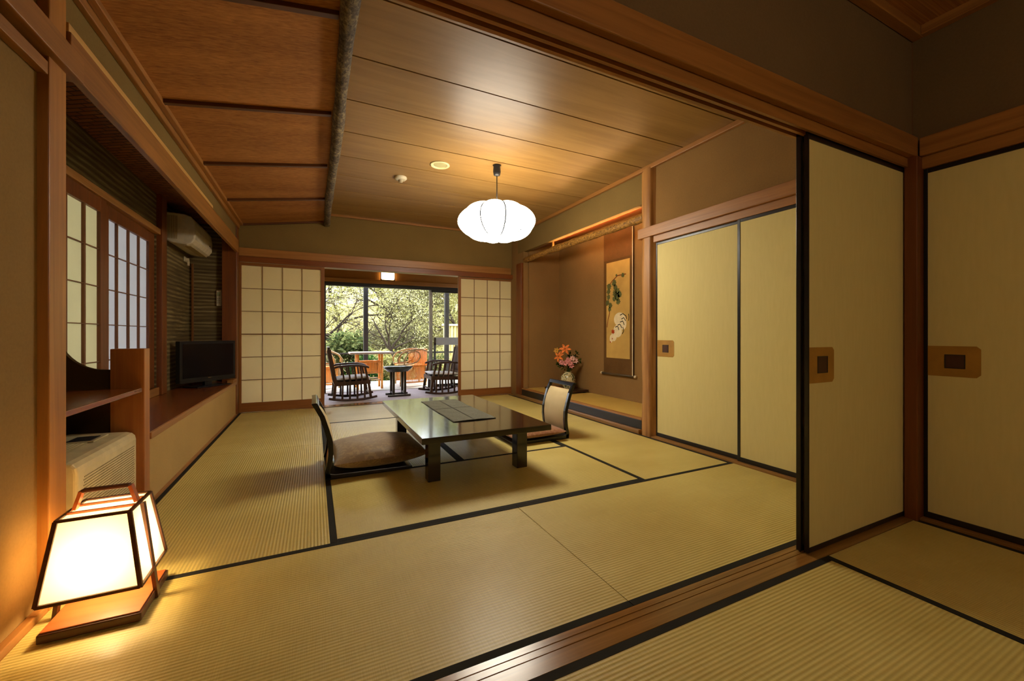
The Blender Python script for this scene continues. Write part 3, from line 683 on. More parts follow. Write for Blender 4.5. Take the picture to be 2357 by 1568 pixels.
# ------------------------------------------------------------------ pendant lamp
NL = 9; RB = .352
shadeM = emit('glowing_paper_shade', rgb('FFF5E0'), 14.0)
ribm = plain('wire_rib', (.003, .003, .003), .9, 0)
def pendant(label, PX, PY, zc, mats):
    pend = thing('pendant_lamp', label, 'pendant lamp', (PX, PY, zc))
    MB().lathe([(.012, -.10), (.030, -.092), (.036, -.06), (.032, -.01), (.040, -.001)], (PX, PY, zc), 20).build('ceiling_cap', darkgrey, pend)
    MB().tube([(PX, PY, zc-.09), (PX, PY, 2.14)], .005, 8).build('cord', darkgrey, pend)
    def shade(u, v):
        a = 2*pi*u; ph = -pi/2+pi*v
        r = max(.0, cos(ph))**.62; z = sin(ph); z = abs(z)**1.15*(1 if z > 0 else -1)
        c = abs(cos(NL*a/2))**.65
        lob = .90+.13*c*(.55+.45*r)
        zz = z*.155*(1+.07*c)
        return (PX+RB*r*lob*cos(a), PY+RB*r*lob*sin(a), 1.985+zz)
    lo_, hi_ = MB(), MB()
    lo_.grid(lambda u, v: shade(u, v*.64), 180, 20).build('shade', mats[0], pend)
    hi_.grid(lambda u, v: shade(u, .64+v*.36), 180, 12).build('shade_top', mats[1], pend)
    for k in range(NL):
        u = (k+.5)/NL
        MB().tube([Vector(shade(u, .08+.84*j/20))+Vector((cos(2*pi*u), sin(2*pi*u), 0))*.004 for j in range(21)], .0066, 6).build('rib', ribm, pend)
pendant('glowing white round paper pendant lamp over the low table', 1.528, 3.48, ZC, [shadeM, emit('shade_top_glow', rgb('FFF1D6'), 4.6)])
pendant('paper pendant lamp added to light the near room, unseen behind the viewer', .9, -1.15, 2.50, [emit('fill_lamp_shade_glow', rgb('FFEFD0'), 4.6)]*2)  # added unseen lamp, its dim glow fills the near room

# ceiling fittings
dl = thing('recessed_downlight', 'round cream recessed downlight in the flat ceiling', 'downlight', (1.048, 3.70, ZC))
MB().lathe([(.088, 0), (.090, -.004), (.084, -.008), (.070, -.008), (.064, -.004), (.062, -.001), (.0, -.001)], (1.048, 3.70, ZC), 36, False).build('trim_ring', plain('cream_ring', rgb('D8CC96'), .4), dl)
MB().lathe([(.060, -.0012), (.04, -.0018), (.0, -.0015)], (1.048, 3.70, ZC), 36, False).build('diffuser', plain('diffuser_tan', rgb('A8A070'), .5), dl)
sd = thing('smoke_detector', 'small round smoke detector beside the downlight', 'smoke detector', (.776, 4.16, ZC))
MB().lathe([(.060, 0), (.062, -.012), (.050, -.026), (.030, -.030), (.0, -.030)], (.776, 4.16, ZC), 32, False).build('body', whiteP, sd)
MB().lathe([(.022, -.030), (.020, -.048), (.010, -.054), (.0, -.054)], (.776, 4.16, ZC), 24, False).build('sensor', plain('sensor_tan', rgb('A89878'), .5), sd)

# ------------------------------------------------------------------ low table and runner
tabw = NT('dark_lacquer_table'); _v = tabw.coord((3, 26, 26)); tabw.col(tabw.ramp(tabw.noise(_v, 1.2, 4), [(.3, rgb('120A06')), (.7, rgb('241610'))])).rough(.14, .6)
tabw.b.inputs['Coat Weight'].default_value = .6; tabw.b.inputs['Coat Roughness'].default_value = .08; tabw = tabw.m
TX0, TX1, TY0, TY1, TZ = .565, 1.447, 2.375, 3.912, .331
tab = thing('low_table', 'low dark lacquered table in the middle of the mats', 'table', ((TX0+TX1)/2, (TY0+TY1)/2, 0))
MB().box(TX0, TX1, TY0, TY1, .293, TZ).build('tabletop', tabw, tab, .004, seg=3)
MB().box(TX0+.075, TX1-.075, TY0+.17, TY1-.17, .262, .2925).build('apron', tabw, tab, .002)
for lx in (TX0+.086, TX1-.086-.08):
    for ly in (TY0+.19, TY1-.19-.082):
        MB().box(lx, lx+.08, ly, ly+.082, .0005, .2925).build('leg', tabw, tab, .003)
def runm():
    t = NT('quilted_runner_cloth'); v = t.coord(); f = t.noise(t.coord((40, 70, 40)), 3, 4, .7, .8)
    t.col(t.ramp(f, [(.35, rgb('3C3A2E')), (.65, rgb('6C6A58'))])).rough(.8, .3); t.bump(f, .5, .003); return t.m
def rn(u, v):
    x = .868+.322*u+.003*sin(v*9); yv = 2.728+.955*v
    z = TZ+.004+.0015*sin(u*14+v*5)*sin(v*22)+.010*max(0, 1-v*14)*(u-.0)*(1-u)*2
    g = min(abs(v-.33), abs(v-.66), abs(v-.0)+.5)
    z -= .002*max(0, 1-g*60)+.002*max(0, 1-abs(u-.5)*40)
    return (x, yv, z)
rm_ = MB(); rm_.grid(rn, 24, 90)
ro = rm_.build('table_runner', runm()); tag(ro, 'grey-green quilted cloth runner lying on the low table', 'table runner')
for a_ in ((.868, 1.190, 3.243, 3.247), (1.027, 1.031, 2.735, 3.680)):
    MB().box(*a_, TZ+.0050, TZ+.0062).build('seam', plain('seam_thread', rgb('2A281E'), .9), ro)
sm = ro.modifiers.new('solid', 'SOLIDIFY'); sm.thickness = .004; sm.offset = -1

# ------------------------------------------------------------------ legless chairs and floor cushions
def zaisu(name, label, flip, ox, oy, wd=.40):
    t = thing(name, label, 'floor chair', (ox, oy, 0), 'legless chairs at the low table')
    def T(x, y, z): return (ox+(x if not flip else -x), oy+y, z)
    # x = 0 at the rear foot, seat towards +x ; y from 0 to wd
    st = [(.0, .012), (-.004, .05), (.008, .10), (.016, .17), (.012, .25), (-.010, .33), (-.035, .41), (-.068, .475), (-.082, .50)]
    for y in (0.0, wd-.028):
        m = MB()
        for (a, b), (c, d) in zip(st[:-1], st[1:]):
            m.hexa([T(a-.017, y, b), T(a+.014, y, b), T(a+.014, y+.026, b), T(a-.017, y+.026, b)], [T(c-.017, y, d), T(c+.014, y, d), T(c+.014, y+.026, d), T(c-.017, y+.026, d)])
        m.build('side_post', black, t, 0, recalc=True)
    m = MB(); m.hexa([T(-.085, .0, .468), T(-.050, .0, .468), T(-.050, wd, .468), T(-.085, wd, .468)], [T(-.100, -.006, .500), T(-.066, -.006, .503), T(-.066, wd+.006, .503), T(-.100, wd+.006, .500)])
    m.build('top_rail', black, t, .006, recalc=True)
    pb = [(.020, .06), (.030, .12), (.034, .20), (.026, .28), (.006, .35), (-.020, .405), (-.042, .435)]
    m = MB()
    def pad(u, v):
        i = v*(len(pb)-1); k = min(int(i), len(pb)-2); f = i-k; a = pb[k][0]+(pb[k+1][0]-pb[k][0])*f; b = pb[k][1]+(pb[k+1][1]-pb[k][1])*f
        return T(a+.012*sin(pi*u)**.5*sin(pi*min(max(v, .02), .98))**.4-.012, .03+(wd-.062)*u, b)
    m.grid(pad, 12, 16); m.build('back_pad', cream, t)
    m = MB()
    def bk_(u, v):
        i = v*(len(pb)-1); k = min(int(i), len(pb)-2); f = i-k; a = pb[k][0]+(pb[k+1][0]-pb[k][0])*f; b = pb[k][1]+(pb[k+1][1]-pb[k][1])*f
        return T(a-.022-.006*sin(pi*u), .028+(wd-.058)*u, b)
    m.grid(bk_, 8, 12); m.build('back_cover', backf, t)
    m = MB(); pts = [(-.02, .002), (.50, .002), (.535, .008), (.54, .020), (.50, .026), (.04, .034), (-.02, .050)]
    m.prism([(T(a, 0, b)[0], b) for a, b in pts], 'y', oy, oy+wd); m.build('seat_base', black2, t, .005, recalc=True)
    return t
z1 = zaisu('legless_chair', 'black legless floor chair left of the low table', False, .082, 2.885, .42)
z2 = zaisu('legless_chair', 'black legless floor chair with cream back right of the low table', True, 2.055, 3.10, .41)
def cushion(name, label, cx, cy, hx, hy, z, h, rot, m, tilt=0):
    def f(sgn):
        def g(u, v):
            a, b = 2*u-1, 2*v-1
            e = (1-abs(a)**2.6)*(1-abs(b)**2.6); e = max(0, e)**.42
            pinch = 1-.055*((1-abs(a)**2)*abs(b)+(1-abs(b)**2)*abs(a))
            x, y = a*hx*pinch, b*hy*pinch
            zz = z+h*.46+sgn*h*.52*e*(1+(.05*sin(6*a+2*b) if sgn > 0 else 0))+tilt*a
            if sgn < 0: zz = max(zz, z)
            return (cx+x*cos(rot)-y*sin(rot), cy+x*sin(rot)+y*cos(rot), zz)
        return g
    mb = MB(); mb.grid(f(1), 36, 36); mb.grid(f(-1), 36, 36)
    o = mb.build(name, m, None, 0)
    return tag(o, label, 'cushion', 'floor cushions on the legless chairs')
def cushm(name, c, c2, c3):
    t = NT(name); v = t.coord(); f = t.noise(v, 34, 3, .6, .8); g = t.noise(v, 1.7, 2); fine = t.noise(v, 500, 2)
    base = t.ramp(g, [(.3, c2), (.7, c)])
    sel = t.ramp(f, [(.52, (0, 0, 0)), (.56, (1, 1, 1))])
    cc = t.mix(t.math('MULTIPLY', sel, .38), base, c3); t.col(cc).rough(.55, .4); t.bump(fine, .3, .0006)
    t.b.inputs['Sheen Weight'].default_value = .3; return t.m
cushion('floor_cushion', 'plump brown patterned cushion on the left floor chair', .405, 3.105, .305, .285, .037, .168, .04, cushm('brown_damask', rgb('8A7252'), rgb('6C573E'), rgb('AA9264')))
cushion('floor_cushion', 'pinkish brown striped cushion on the right floor chair', 1.745, 3.305, .27, .26, .037, .095, .03, cushm('rose_damask', rgb('96643E'), rgb('7E4C2C'), rgb('B08458')), 0)

# ------------------------------------------------------------------ paper lantern on the floor
LX, LY = -.640, 1.875
lan = thing('floor_lantern', 'glowing paper floor lantern with carrying handle on wooden base', 'lantern', (LX, LY, 0))
MB().box(-.757, -.510, 1.732, 2.008, .002, .030).build('base', lampwood, lan, .004)
MB().box(-.751, -.516, 1.738, 2.002, .0302, .0345).build('base_panel', lampbase, lan, .001)
zb, zt = .108, .352
b = [(-.765, 1.75), (-.517, 1.75), (-.517, 2.0), (-.765, 2.0)]; tpp = [(-.731, 1.777), (-.553, 1.777), (-.553, 1.963), (-.731, 1.963)]
fw = .010
for i in range(4):
    MB().bar((*b[i], zb), (*tpp[i], zt), fw*1.15, fw*1.15, up=(1, 0, 0)).build('corner_bar', lampwood, lan)
    j = (i+1) % 4
    MB().bar((*b[i], zb), (*b[j], zb), fw, fw).build('bottom_bar', lampwood, lan)
    MB().bar((*tpp[i], zt), (*tpp[j], zt), fw, fw*.8).build('top_bar', lampwood, lan)
lampP = paper('lantern_paper', rgb('FFF0CC'), .62, .01)
ins = .004
for i in range(4):
    j = (i+1) % 4
    def sh(p): return (LX+(p[0]-LX)*(1-.012), LY+(p[1]-LY)*(1-.012))
    MB().add([(*sh(b[i]), zb), (*sh(b[j]), zb), (*sh(tpp[j]), zt), (*sh(tpp[i]), zt)], [(0, 1, 2, 3)]).build('paper_panel', lampP, lan)
MB().add([(*tpp[0], zt-.001), (*tpp[1], zt-.001), (*tpp[2], zt-.001), (*tpp[3], zt-.001)], [(0, 1, 2, 3)]).build('top_paper', lampP, lan)
for s in (-1, 1):
    y = LY+s*.036
    MB().bar((-.731, y-.005, zt+.002), (-.553, y-.005, zt+.002), .008, .008).build('top_slat', redX, lan)
hz = zt+.062
MB().bar((-.705, LY-.005, hz), (-.580, LY-.005, hz), .024, .011).build('handle_grip', lampwood, lan, .003)
for s, xa, xb in ((-1, -.722, -.705), (1, -.562, -.579)):
    MB().bar((xa, LY-.005, zt+.003), (xb, LY-.005, hz), .010, .024, up=(0, 1, 0)).build('handle_side', redX, lan)
for s in (-1, 1):
    MB().bar((LX+s*.1325, LY+.0, .001), (LX+s*.092, LY, .345), .011, .022, up=(0, 1, 0)).build('leg', lampwood, lan)
bulb = emit('lantern_bulb', rgb('FFC878'), 1.0)

# ------------------------------------------------------------------ sunroom
flE = fabric('lilac_grey_carpet', rgb('D8CCD2'), rgb('C0B4BC'), 60, .8, .1)
struct('floor_sunroom', MB().box(-1.2, 4.2, 5.955, 7.14, -.06, 0.0), flE, label='lilac-grey carpet floor of the sunroom', cat='floor')
struct('wall_sunroom_left', MB().box(-1.3, -1.2, 5.95, 7.3, -.06, 2.5), wallP, label='left wall of the sunroom', cat='wall')
struct('wall_sunroom_right', MB().box(4.2, 4.3, 5.95, 7.3, -.06, 2.5), wallP, label='right wall of the sunroom', cat='wall')
struct('ceiling_sunroom', MB().box(-1.3, 4.3, 5.95, 7.3, 2.45, 2.5), ceilX, label='wooden ceiling of the sunroom', cat='ceiling')
struct('wall_sunroom_front', MB().box(-1.2, 4.2, 7.20, 7.28, 1.86, 2.5), plaster('sunroom_plaster', rgb('94602A')), label='ochre wall above the sunroom glass', cat='wall')
trim(MB().box(-1.2, 4.2, 7.165, 7.25, 1.795, 1.862), woodX, 'wooden rail above the sunroom glass doors', .003, 'rail')
trim(MB().box(-1.2, 4.2, 7.175, 7.26, 1.735, 1.795), darkmetal, 'dark metal head track of the glass doors', .002, 'track')
trim(MB().box(-1.2, 4.2, 7.14, 7.26, -.06, .006), plain('track_pale', rgb('A8A4A0'), .4, .5, .3), 'pale metal floor track of the glass doors', .002, 'track')
def gdoor(x0, x1, y, label, fw_=.035):
    DR[0] += 1
    d = thing('door_%d' % DR[0], label, 'glass door', kind='structure')
    MB().box(x0, x0+fw_, y, y+.028, .006, 1.735).build('stile', darkmetal if x0 < 1 else alu, d, .002)
    MB().box(x1-fw_, x1, y, y+.028, .006, 1.735).build('stile', darkmetal, d, .002)
    MB().box(x0+fw_, x1-fw_, y, y+.028, 1.70, 1.735).build('top_rail', darkmetal, d, .002)
    MB().box(x0+fw_, x1-fw_, y, y+.028, .006, .05).build('bottom_rail', darkmetal, d, .002)
    MB().box(x0+fw_, x1-fw_, y+.012, y+.016, .05, 1.70).build('glass', glassm, d)
gdoor(-1.19, .165, 7.18, 'glass door mostly hidden behind the left paper door')
gdoor(1.838, 3.05, 7.18, 'metal framed glass door right of the garden view', .038)
gdoor(1.875, 3.10, 7.215, 'second glass door just behind the metal framed one', .034)
gdoor(3.05, 4.19, 7.18, 'glass door hidden behind the right paper door')
wlm = thing('wall_lamp', 'small glowing box lamp on the sunroom wall above the garden view', 'wall lamp', (1.12, 7.19, 1.93))
MB().box(1.010, 1.235, 7.135, 7.195, 1.865, 2.045).build('shade', emit('lamp_glass', rgb('FFE6AA'), 3.2), wlm, .03, seg=4)
MB().box(1.000, 1.245, 7.150, 7.164, 1.858, 2.052).build('frame', lampwood, wlm, .03)
MB().box(1.050, 1.195, 7.185, 7.20, 1.845, 2.06).build('back_plate', plain('brass', rgb('A07A38'), .35, .5, .8), wlm, .002)

def rocker(label, cx, cy, face, sc=1.0):
    t = thing('rocking_chair', label, 'rocking chair', (cx, cy, 0), 'rocking chairs in the sunroom')
    def T(x, y, z): return (cx+x*face, cy+y, z)
    HW = .235
    for s in (-1, 1):
        y = s*HW
        m = MB(); P_ = []
        for k in range(13):
            x = -.32+.64*k/12; P_.append(T(x, y, .014+.035*(x/.32)**2))
        m.tube(P_, .018, 6); m.build('rocker', chairwood, t)
        m = MB(); m.bar(T(.235, y, .03), T(.20, y, .27), .034, .034, (0, 1, 0)); m.bar(T(.20, y, .25), T(.155, y, .475), .028, .028, (0, 1, 0)); m.build('front_leg', chairwood, t)
        m = MB(); m.bar(T(-.255, y, .03), T(-.235, y, .27), .038, .038, (0, 1, 0)); m.bar(T(-.235, y, .26), T(-.32, y, .73), .050, .036, (0, 1, 0)); m.build('back_post', chairwood, t)
        for k in range(4):
            x = -.14+.095*k; m = MB().bar(T(x*1.05, y, .03), T(x, y, .25), .025, .022, (0, 1, 0)); m.build('spindle', chairwood, t)
        for k in range(4):
            x = -.15+.08*k; m = MB().bar(T(x+.03, y, .27), T(x, y, .485), .022, .016, (0, 1, 0)); m.build('arm_spindle', chairwood, t)
        m = MB(); P_ = [T(-.27, y, .468), T(-.2, y, .49), (T(-.05, y, .502)), T(.08, y, .50), T(.17, y, .482), T(.21, y, .468)]
        m.tube(P_, [.012, .015, .017, .018, .018, .013], 8); m.build('armrest', chairwood, t)
        MB().bar(T(-.24, y, .245), T(.23, y, .262), .024, .055, (0, 0, 1)).build('seat_rail', chairwood, t)
    MB().bar(T(.215, -HW, .262), T(.215, HW, .262), .03, .06).build('front_rail', chairwood, t)
    MB().bar(T(-.235, -HW, .25), T(-.235, HW, .25), .03, .05).build('rear_rail', chairwood, t)
    m = MB(); m.hexa([T(-.23, -HW, .262), T(.21, -HW, .275), T(.21, HW, .275), T(-.23, HW, .262)], [T(-.23, -HW, .272), T(.21, -HW, .285), T(.21, HW, .285), T(-.23, HW, .272)])
    m.build('seat_panel', chairwood, t, recalc=True)
    MB().bar(T(-.323, -HW-.01, .735), T(-.323, HW+.01, .735), .032, .06).build('crest_rail', chairwood, t)
    m = MB(); m.bar(T(-.245, -HW, .34), T(-.245, HW, .34), .022, .04); m.build('lower_back_rail', chairwood, t)
    m = MB()
    def bp(u, v): return T(-.252-.068*v, -HW+.03+(2*HW-.06)*u, .35+.37*v)
    m.grid(bp, 4, 8); o = m.build('back_panel', fabric('woven_back', rgb('4A3428'), rgb('38261C'), 90, .7), t); o.modifiers.new('s', 'SOLIDIFY').thickness = .018
    for z_, x_ in ((.09, .225), (.09, -.25)): MB().bar(T(x_, -HW, z_), T(x_, HW, z_), .016, .016).build('cross_bar', chairwood, t)
    cu = MB()
    def cf(sg):
        def g(u, v):
            a, b_ = 2*u-1, 2*v-1; e = max(0, (1-abs(a)**4)*(1-abs(b_)**4))**.4
            return T(-.005+a*.235, b_*.215, .287+.028+sg*.028*e+.012*a)
        return g
    cu.grid(cf(1), 16, 16); cu.grid(cf(-1), 16, 16)
    return cu
c1 = rocker('dark wooden rocking chair on the left, its back to the left', .50, 6.43, 1)
tag(c1.build('seat_cushion', fabric('white_seat_cloth', rgb('F0EEF0'), rgb('DCD8DE'), 80, .8)), 'white seat cushion on the left rocking chair', 'cushion', 'rocking chair cushions')
c2 = rocker('dark wooden rocking chair on the right, partly behind the paper door', 1.865, 6.50, -1)
tag(c2.build('seat_cushion', bpy.data.materials['white_seat_cloth']), 'grey-white seat cushion on the right rocking chair', 'cushion', 'rocking chair cushions')
st = thing('side_table', 'small dark round side table between the rocking chairs', 'side table', (1.165, 6.46, 0))
drk = wood('side_table_dark', rgb('14100E'), rgb('2A211C'), 'z', .3)
MB().lathe([(.16, .375), (.185, .40), (.215, .425), (.225, .44), (.222, .452), (.0, .454)], (1.165, 6.46, 0), 32, False).build('top', wood('side_table_top', rgb('2A3028'), rgb('4A524A'), 'x', .2), st)
for dx in (-.085, .085):
    for dy in (-.11, .11): MB().bar((1.165+dx, 6.46+dy, .03), (1.165+dx, 6.46+dy, .39), .034, .034).build('leg', drk, st, .003)
for dy in (-.15, .15): MB().bar((1.165-.17, 6.46+dy*.75, .016), (1.165+.17, 6.46+dy*.75, .016), .035, .03).build('foot', drk, st, .006)
MB().bar((1.165-.085, 6.33, .05), (1.165-.085, 6.59, .05), .025, .025).build('stretcher', drk, st)
MB().bar((1.165+.085, 6.33, .05), (1.165+.085, 6.59, .05), .025, .025).build('stretcher', drk, st)

# ------------------------------------------------------------------ deck and its cane furniture
struct('floor_deck', MB().box(-2, 5.5, 7.265, 8.72, -.12, -.008), wood('deck_boards', rgb('A8AAA6'), rgb('C8CAC4'), 'y', .5, 1.0), label='pale boarded deck outside the glass doors', cat='deck')
cane = wood('orange_cane', rgb('D07418'), rgb('F2A040'), 'z', .4); cane2 = wood('pale_cane', rgb('8A6838'), rgb('B89460'), 'z', .4)
dt = thing('cane_table', 'cane table with pale top and orange slatted apron on the deck', 'table', (.9, 7.6, 0))
MB().box(.545, 1.265, 7.45, 7.90, .600, .632).build('top', wood('deck_table_top', rgb('A88C78'), rgb('CBB8A8'), 'x', .4), dt, .01)
for x in (.675, 1.075):
    for y in (7.5, 7.84): MB().tube([(x, y, -.007), (x, y, .60)], .020, 8).build('leg', cane, dt)
for y in (7.5, 7.84):
    m = MB().tube([(.675, y, .46), (1.075, y, .46)], .012, 8).tube([(.675, y, .27), (1.075, y, .27)], .010, 8)
    for k in range(15): m.tube([(.70+k*.0255, y, .27), (.70+k*.0255, y, .46)], .0075, 6)
    m.build('slat_panel', cane, dt)
    MB().tube([(.675, y, .15), (1.075, y, .15)], .009, 8).build('stretcher', cane2, dt)
def cane_chair(label, cx, cy, face):
    t = thing('cane_armchair', label, 'armchair', (cx, cy, 0), 'cane armchairs on the deck')
    def T(x, y, z): return (cx+x*face, cy+y, z)
    HW = .26
    # x: 0 front ... -.5 back
    for s in (-1, 1):
        y = s*HW
        m = MB(); P_ = [T(.02, y, .42), T(.03, y, .50), T(-.03, y, .585), T(-.14, y, .635), T(-.28, y, .665), T(-.42, y, .665), T(-.50, y, .63)]
        m.tube(P_, .013, 8); m.build('arm_hoop', cane2, t)
        m = MB(); P_ = [T(-.08, y, .36), T(-.10, y, .50), T(-.16, y, .60), T(-.28, y, .640), T(-.36, y, .60), T(-.38, y, .52), T(-.33, y, .44), T(-.22, y, .40), T(-.05, y, .385), T(.03, y, .385)]
        m.tube(P_, .012, 8); m.build('inner_hoop', cane2, t)
        m = MB()
        for k in range(22):
            x = -.50+.0225*k; zt_ = .655 if k < 11 else .375
            m.tube([T(x, y, .07), T(x, y, zt_)], .0075, 5)
        m.tube([T(-.50, y, .34), T(-.02, y, .34)], .010, 6).tube([T(-.50, y, .06), T(0, y, .06)], .012, 6); m.build('side_slats', cane, t)
        for x in (-.48, -.02): MB().tube([T(x, y, -.007), T(x, y, .36)], .016, 8).build('leg', cane2, t)
    m = MB()
    for k in range(20):
        y = -HW+2*HW*k/19; m.tube([T(-.50, y, .10), T(-.50, y, .655)], .008, 5)
    m.tube([T(-.50, -HW, .66), T(-.50, HW, .66)], .014, 8); m.build('back_slats', cane, t)
    m = MB(); m.box(*(sorted((T(-.48, 0, 0)[0], T(.0, 0, 0)[0]))), cy-HW+.01, cy+HW-.01, .35, .375); m.build('seat', cane, t)
cane_chair('orange cane armchair with curved arms right of the side table', 1.40, 7.86, -1)
cane_chair('orange cane armchair at the left edge of the garden view', .42, 8.15, 1)

# deck railing, posts and beam
rail = thing('deck_railing', 'dark deck railing behind the cane furniture', 'railing', (1, 8.8, 0))
MB().box(-2, 5.5, 8.80, 8.84, .545, .572).build('top_rail', darkmetal, rail, .003)
for x in (-1.2, 3.4): MB().box(x, x+.04, 8.80, 8.84, -.5, .545).build('baluster', darkmetal, rail)
pm = plain('black_post', (.012, .009, .008), .6)
tag(MB().box(.900, .988, 8.76, 8.85, -.6, 2.02).build('deck_post', pm, None, .004), 'black roof post in the middle of the garden view', 'post', 'roof posts')
tag(MB().box(2.60, 2.69, 8.76, 8.85, -.6, 2.02).build('deck_post', pm, None, .004), 'black roof post at the right behind the glass door', 'post', 'roof posts')
scn = thing('privacy_screen', 'grey horizontal board with thin rail at the right edge of the deck', 'screen', (3.0, 8.7, .8))
MB().box(2.335, 4.2, 8.70, 8.74, .715, .88).build('board', plain('grey_board', rgb('5A5650'), .6), scn, .003)
MB().box(2.335, 4.2, 8.70, 8.73, .540, .560).build('thin_rail', darkmetal, scn)
MB().box(2.335, 2.375, 8.70, 8.74, -.1, .88).build('post', darkmetal, scn)
struct('ceiling_deck', MB().box(-2.2, 5.7, 7.28, 8.42, 2.06, 2.14), plain('roof_dark', (.03, .022, .016), .7), label='dark underside of the deck roof', cat='roof')
bx = thing('bamboo_fence', 'pale yellow bamboo fence panel at the right beyond the deck', 'fence', (4.0, 10.3, 0))
fb = MB()
for k in range(14): fb.tube([(3.05+.09*k, 10.3, -.6), (3.05+.09*k, 10.3, 1.17)], .042, 8)
fb.build('canes', wood('bamboo', rgb('B8A050'), rgb('D8C880'), 'z', .5), bx)
MB().box(2.98, 4.35, 10.24, 10.36, 1.17, 1.22).build('cap', plain('fence_cap', rgb('C8BC98'), .6), bx)

# house shell outside (roof slab keeps daylight out of the rooms)
struct('ceiling_roof', MB().box(-2.2, 5.5, -3, 7.3, 2.62, 2.75), plain('roof_slab', (.05, .04, .03), .8), label='roof above the rooms', cat='roof')

# ------------------------------------------------------------------ garden
def groundm():
    t = NT('garden_ground'); f = t.noise(t.coord((1,1,1)), 1.2, 6, .7); t.col(t.ramp(f, [(.35, rgb('6E6A34')), (.55, rgb('9A9050')), (.7, rgb('B8A47C'))])).rough(.95, .1); return t.m
def gz(x, y):
    t = max(0, y-13); return -.6+.0025*t**2.02+.35*mnoise.noise(Vector((x*.15, y*.15, 0)))*min(1, t/6)
gm = MB(); NX, NY = 70, 70
gm.grid(lambda u, v: (-30+90*u, 7.2+72*v**1.3, gz(-30+90*u, 7.2+72*v**1.3)), NX, NY)
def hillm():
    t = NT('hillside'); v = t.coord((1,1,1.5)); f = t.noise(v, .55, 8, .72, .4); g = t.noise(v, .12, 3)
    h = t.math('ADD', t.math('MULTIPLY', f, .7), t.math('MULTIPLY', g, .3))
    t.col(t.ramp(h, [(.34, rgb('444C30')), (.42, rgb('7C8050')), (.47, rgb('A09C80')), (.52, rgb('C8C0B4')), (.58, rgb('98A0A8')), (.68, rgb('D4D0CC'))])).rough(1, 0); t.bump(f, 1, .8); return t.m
struct('ground_garden', gm, groundm(), label='garden ground rising towards the hillside', cat='ground')
hm = MB()
def hz_(u, v):
    x = -60+170*u; y = 48+40*v; z = -2+21*v**.8+3.0*mnoise.noise(Vector((x*.05, y*.05, 3)))+1.2*mnoise.noise(Vector((x*.2, y*.2, 7)))
    z += 3.2*max(0, (x-25)/30)
    return (x, y, z)
hm.grid(hz_, 90, 40)
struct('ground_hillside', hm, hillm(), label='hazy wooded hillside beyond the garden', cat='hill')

lfY = leaf('leaf_fresh', rgb('86863E'), rgb('CCC690')); lfG = leaf('leaf_green', rgb('34482A'), rgb('8A8E58')); lfO = leaf('leaf_olive', rgb('62603C'), rgb('A09A74'))
lfP = leaf('leaf_pale', rgb('A8A860'), rgb('D6D2A8')); lfD = leaf('leaf_deep', rgb('1E3A20'), rgb('4E7434'))
barkD = plain('dark_bark', rgb('33281F'), .9, .2, 0, .1, 30)
def leaves(m, c, r, n, size, q, shell=.35):
    for i in range(n):
        d = Vector((q.gauss(0, 1), q.gauss(0, 1), q.gauss(0, 1))).normalized(); k = (shell+(1-shell)*q.random())**.6
        p = Vector((c[0]+d.x*r[0]*k, c[1]+d.y*r[1]*k, c[2]+d.z*r[2]*k))
        a = Vector((q.gauss(0, 1), q.gauss(0, 1), q.gauss(0, .7))).normalized(); b_ = a.cross(Vector((q.random()-.5, q.random()-.5, 1))).normalized(); s = size*(.6+.8*q.random())
        m.add([p, p+a*s*.5+b_*s*.28, p+a*s, p+a*s*.5-b_*s*.28], [(0, 1, 2, 3)])
def shrub(name, label, c, r, n, size, mat_, seed, group, stems=True):
    q = random.Random(seed); t = thing(name, label, 'shrub', (c[0], c[1], gz(c[0], c[1])), group)
    m = MB()
    for k in range(9):
        o = Vector((q.uniform(-.6, .6)*r[0], q.uniform(-.6, .6)*r[1], q.uniform(-.3, .55)*r[2]))
        leaves(m, (c[0]+o.x, c[1]+o.y, c[2]+o.z), (r[0]*.5, r[1]*.5, r[2]*.5), n//9, size, q)
    m.build('foliage', mat_, t)
    if stems:
        s = MB(); g0 = gz(c[0], c[1])
        for k in range(7):
            a = 2*pi*k/7; s.tube([(c[0]+.06*cos(a), c[1]+.06*sin(a), g0-.03), (c[0]+.3*r[0]*cos(a), c[1]+.3*r[1]*sin(a), c[2]), (c[0]+.6*r[0]*cos(a), c[1]+.6*r[1]*sin(a), c[2]+.5*r[2])], [.02, .012, .006], 5)
        s.build('stems', barkD, t)
G1 = 'low shrubs beyond the deck'
shrub('garden_shrub', 'bright green leafy shrub right of the black roof post', (1.65, 9.6, .10), (.62, .4, .52), 2600, .085, lfY, 21, G1)
shrub('garden_shrub', 'deep green shrub seen through the cane table', (.85, 9.5, .05), (.6, .4, .50), 2400, .085, lfD, 22, G1)
shrub('garden_shrub', 'tall fresh green shrub behind the left rocking chair', (.62, 10.2, .42), (.62, .5, .62), 2600, .11, lfG, 23, G1)
shrub('garden_shrub', 'yellow-green shrub at the left edge of the garden view', (.05, 9.6, .1), (.5, .4, .6), 1900, .09, lfO, 24, G1)
shrub('garden_shrub', 'green shrub behind the right cane armchair', (2.4, 9.9, .02), (.7, .4, .52), 2200, .09, lfG, 25, G1)
shrub('garden_shrub', 'low shrub at the far right behind the privacy screen', (3.3, 9.6, .0), (.7, .4, .6), 1600, .09, lfY, 28, G1)
shrub('garden_shrub', 'large rounded olive shrub in the middle distance', (3.1, 16.5, .6), (1.7, 1.1, 1.25), 7000, .11, lfO, 26, 'rounded shrubs in the middle distance')
shrub('garden_shrub', 'small pale olive shrub left of the rounded one', (1.3, 17.5, .35), (1.3, 1.0, 1.0), 4200, .11, lfP, 27, 'rounded shrubs in the middle distance')
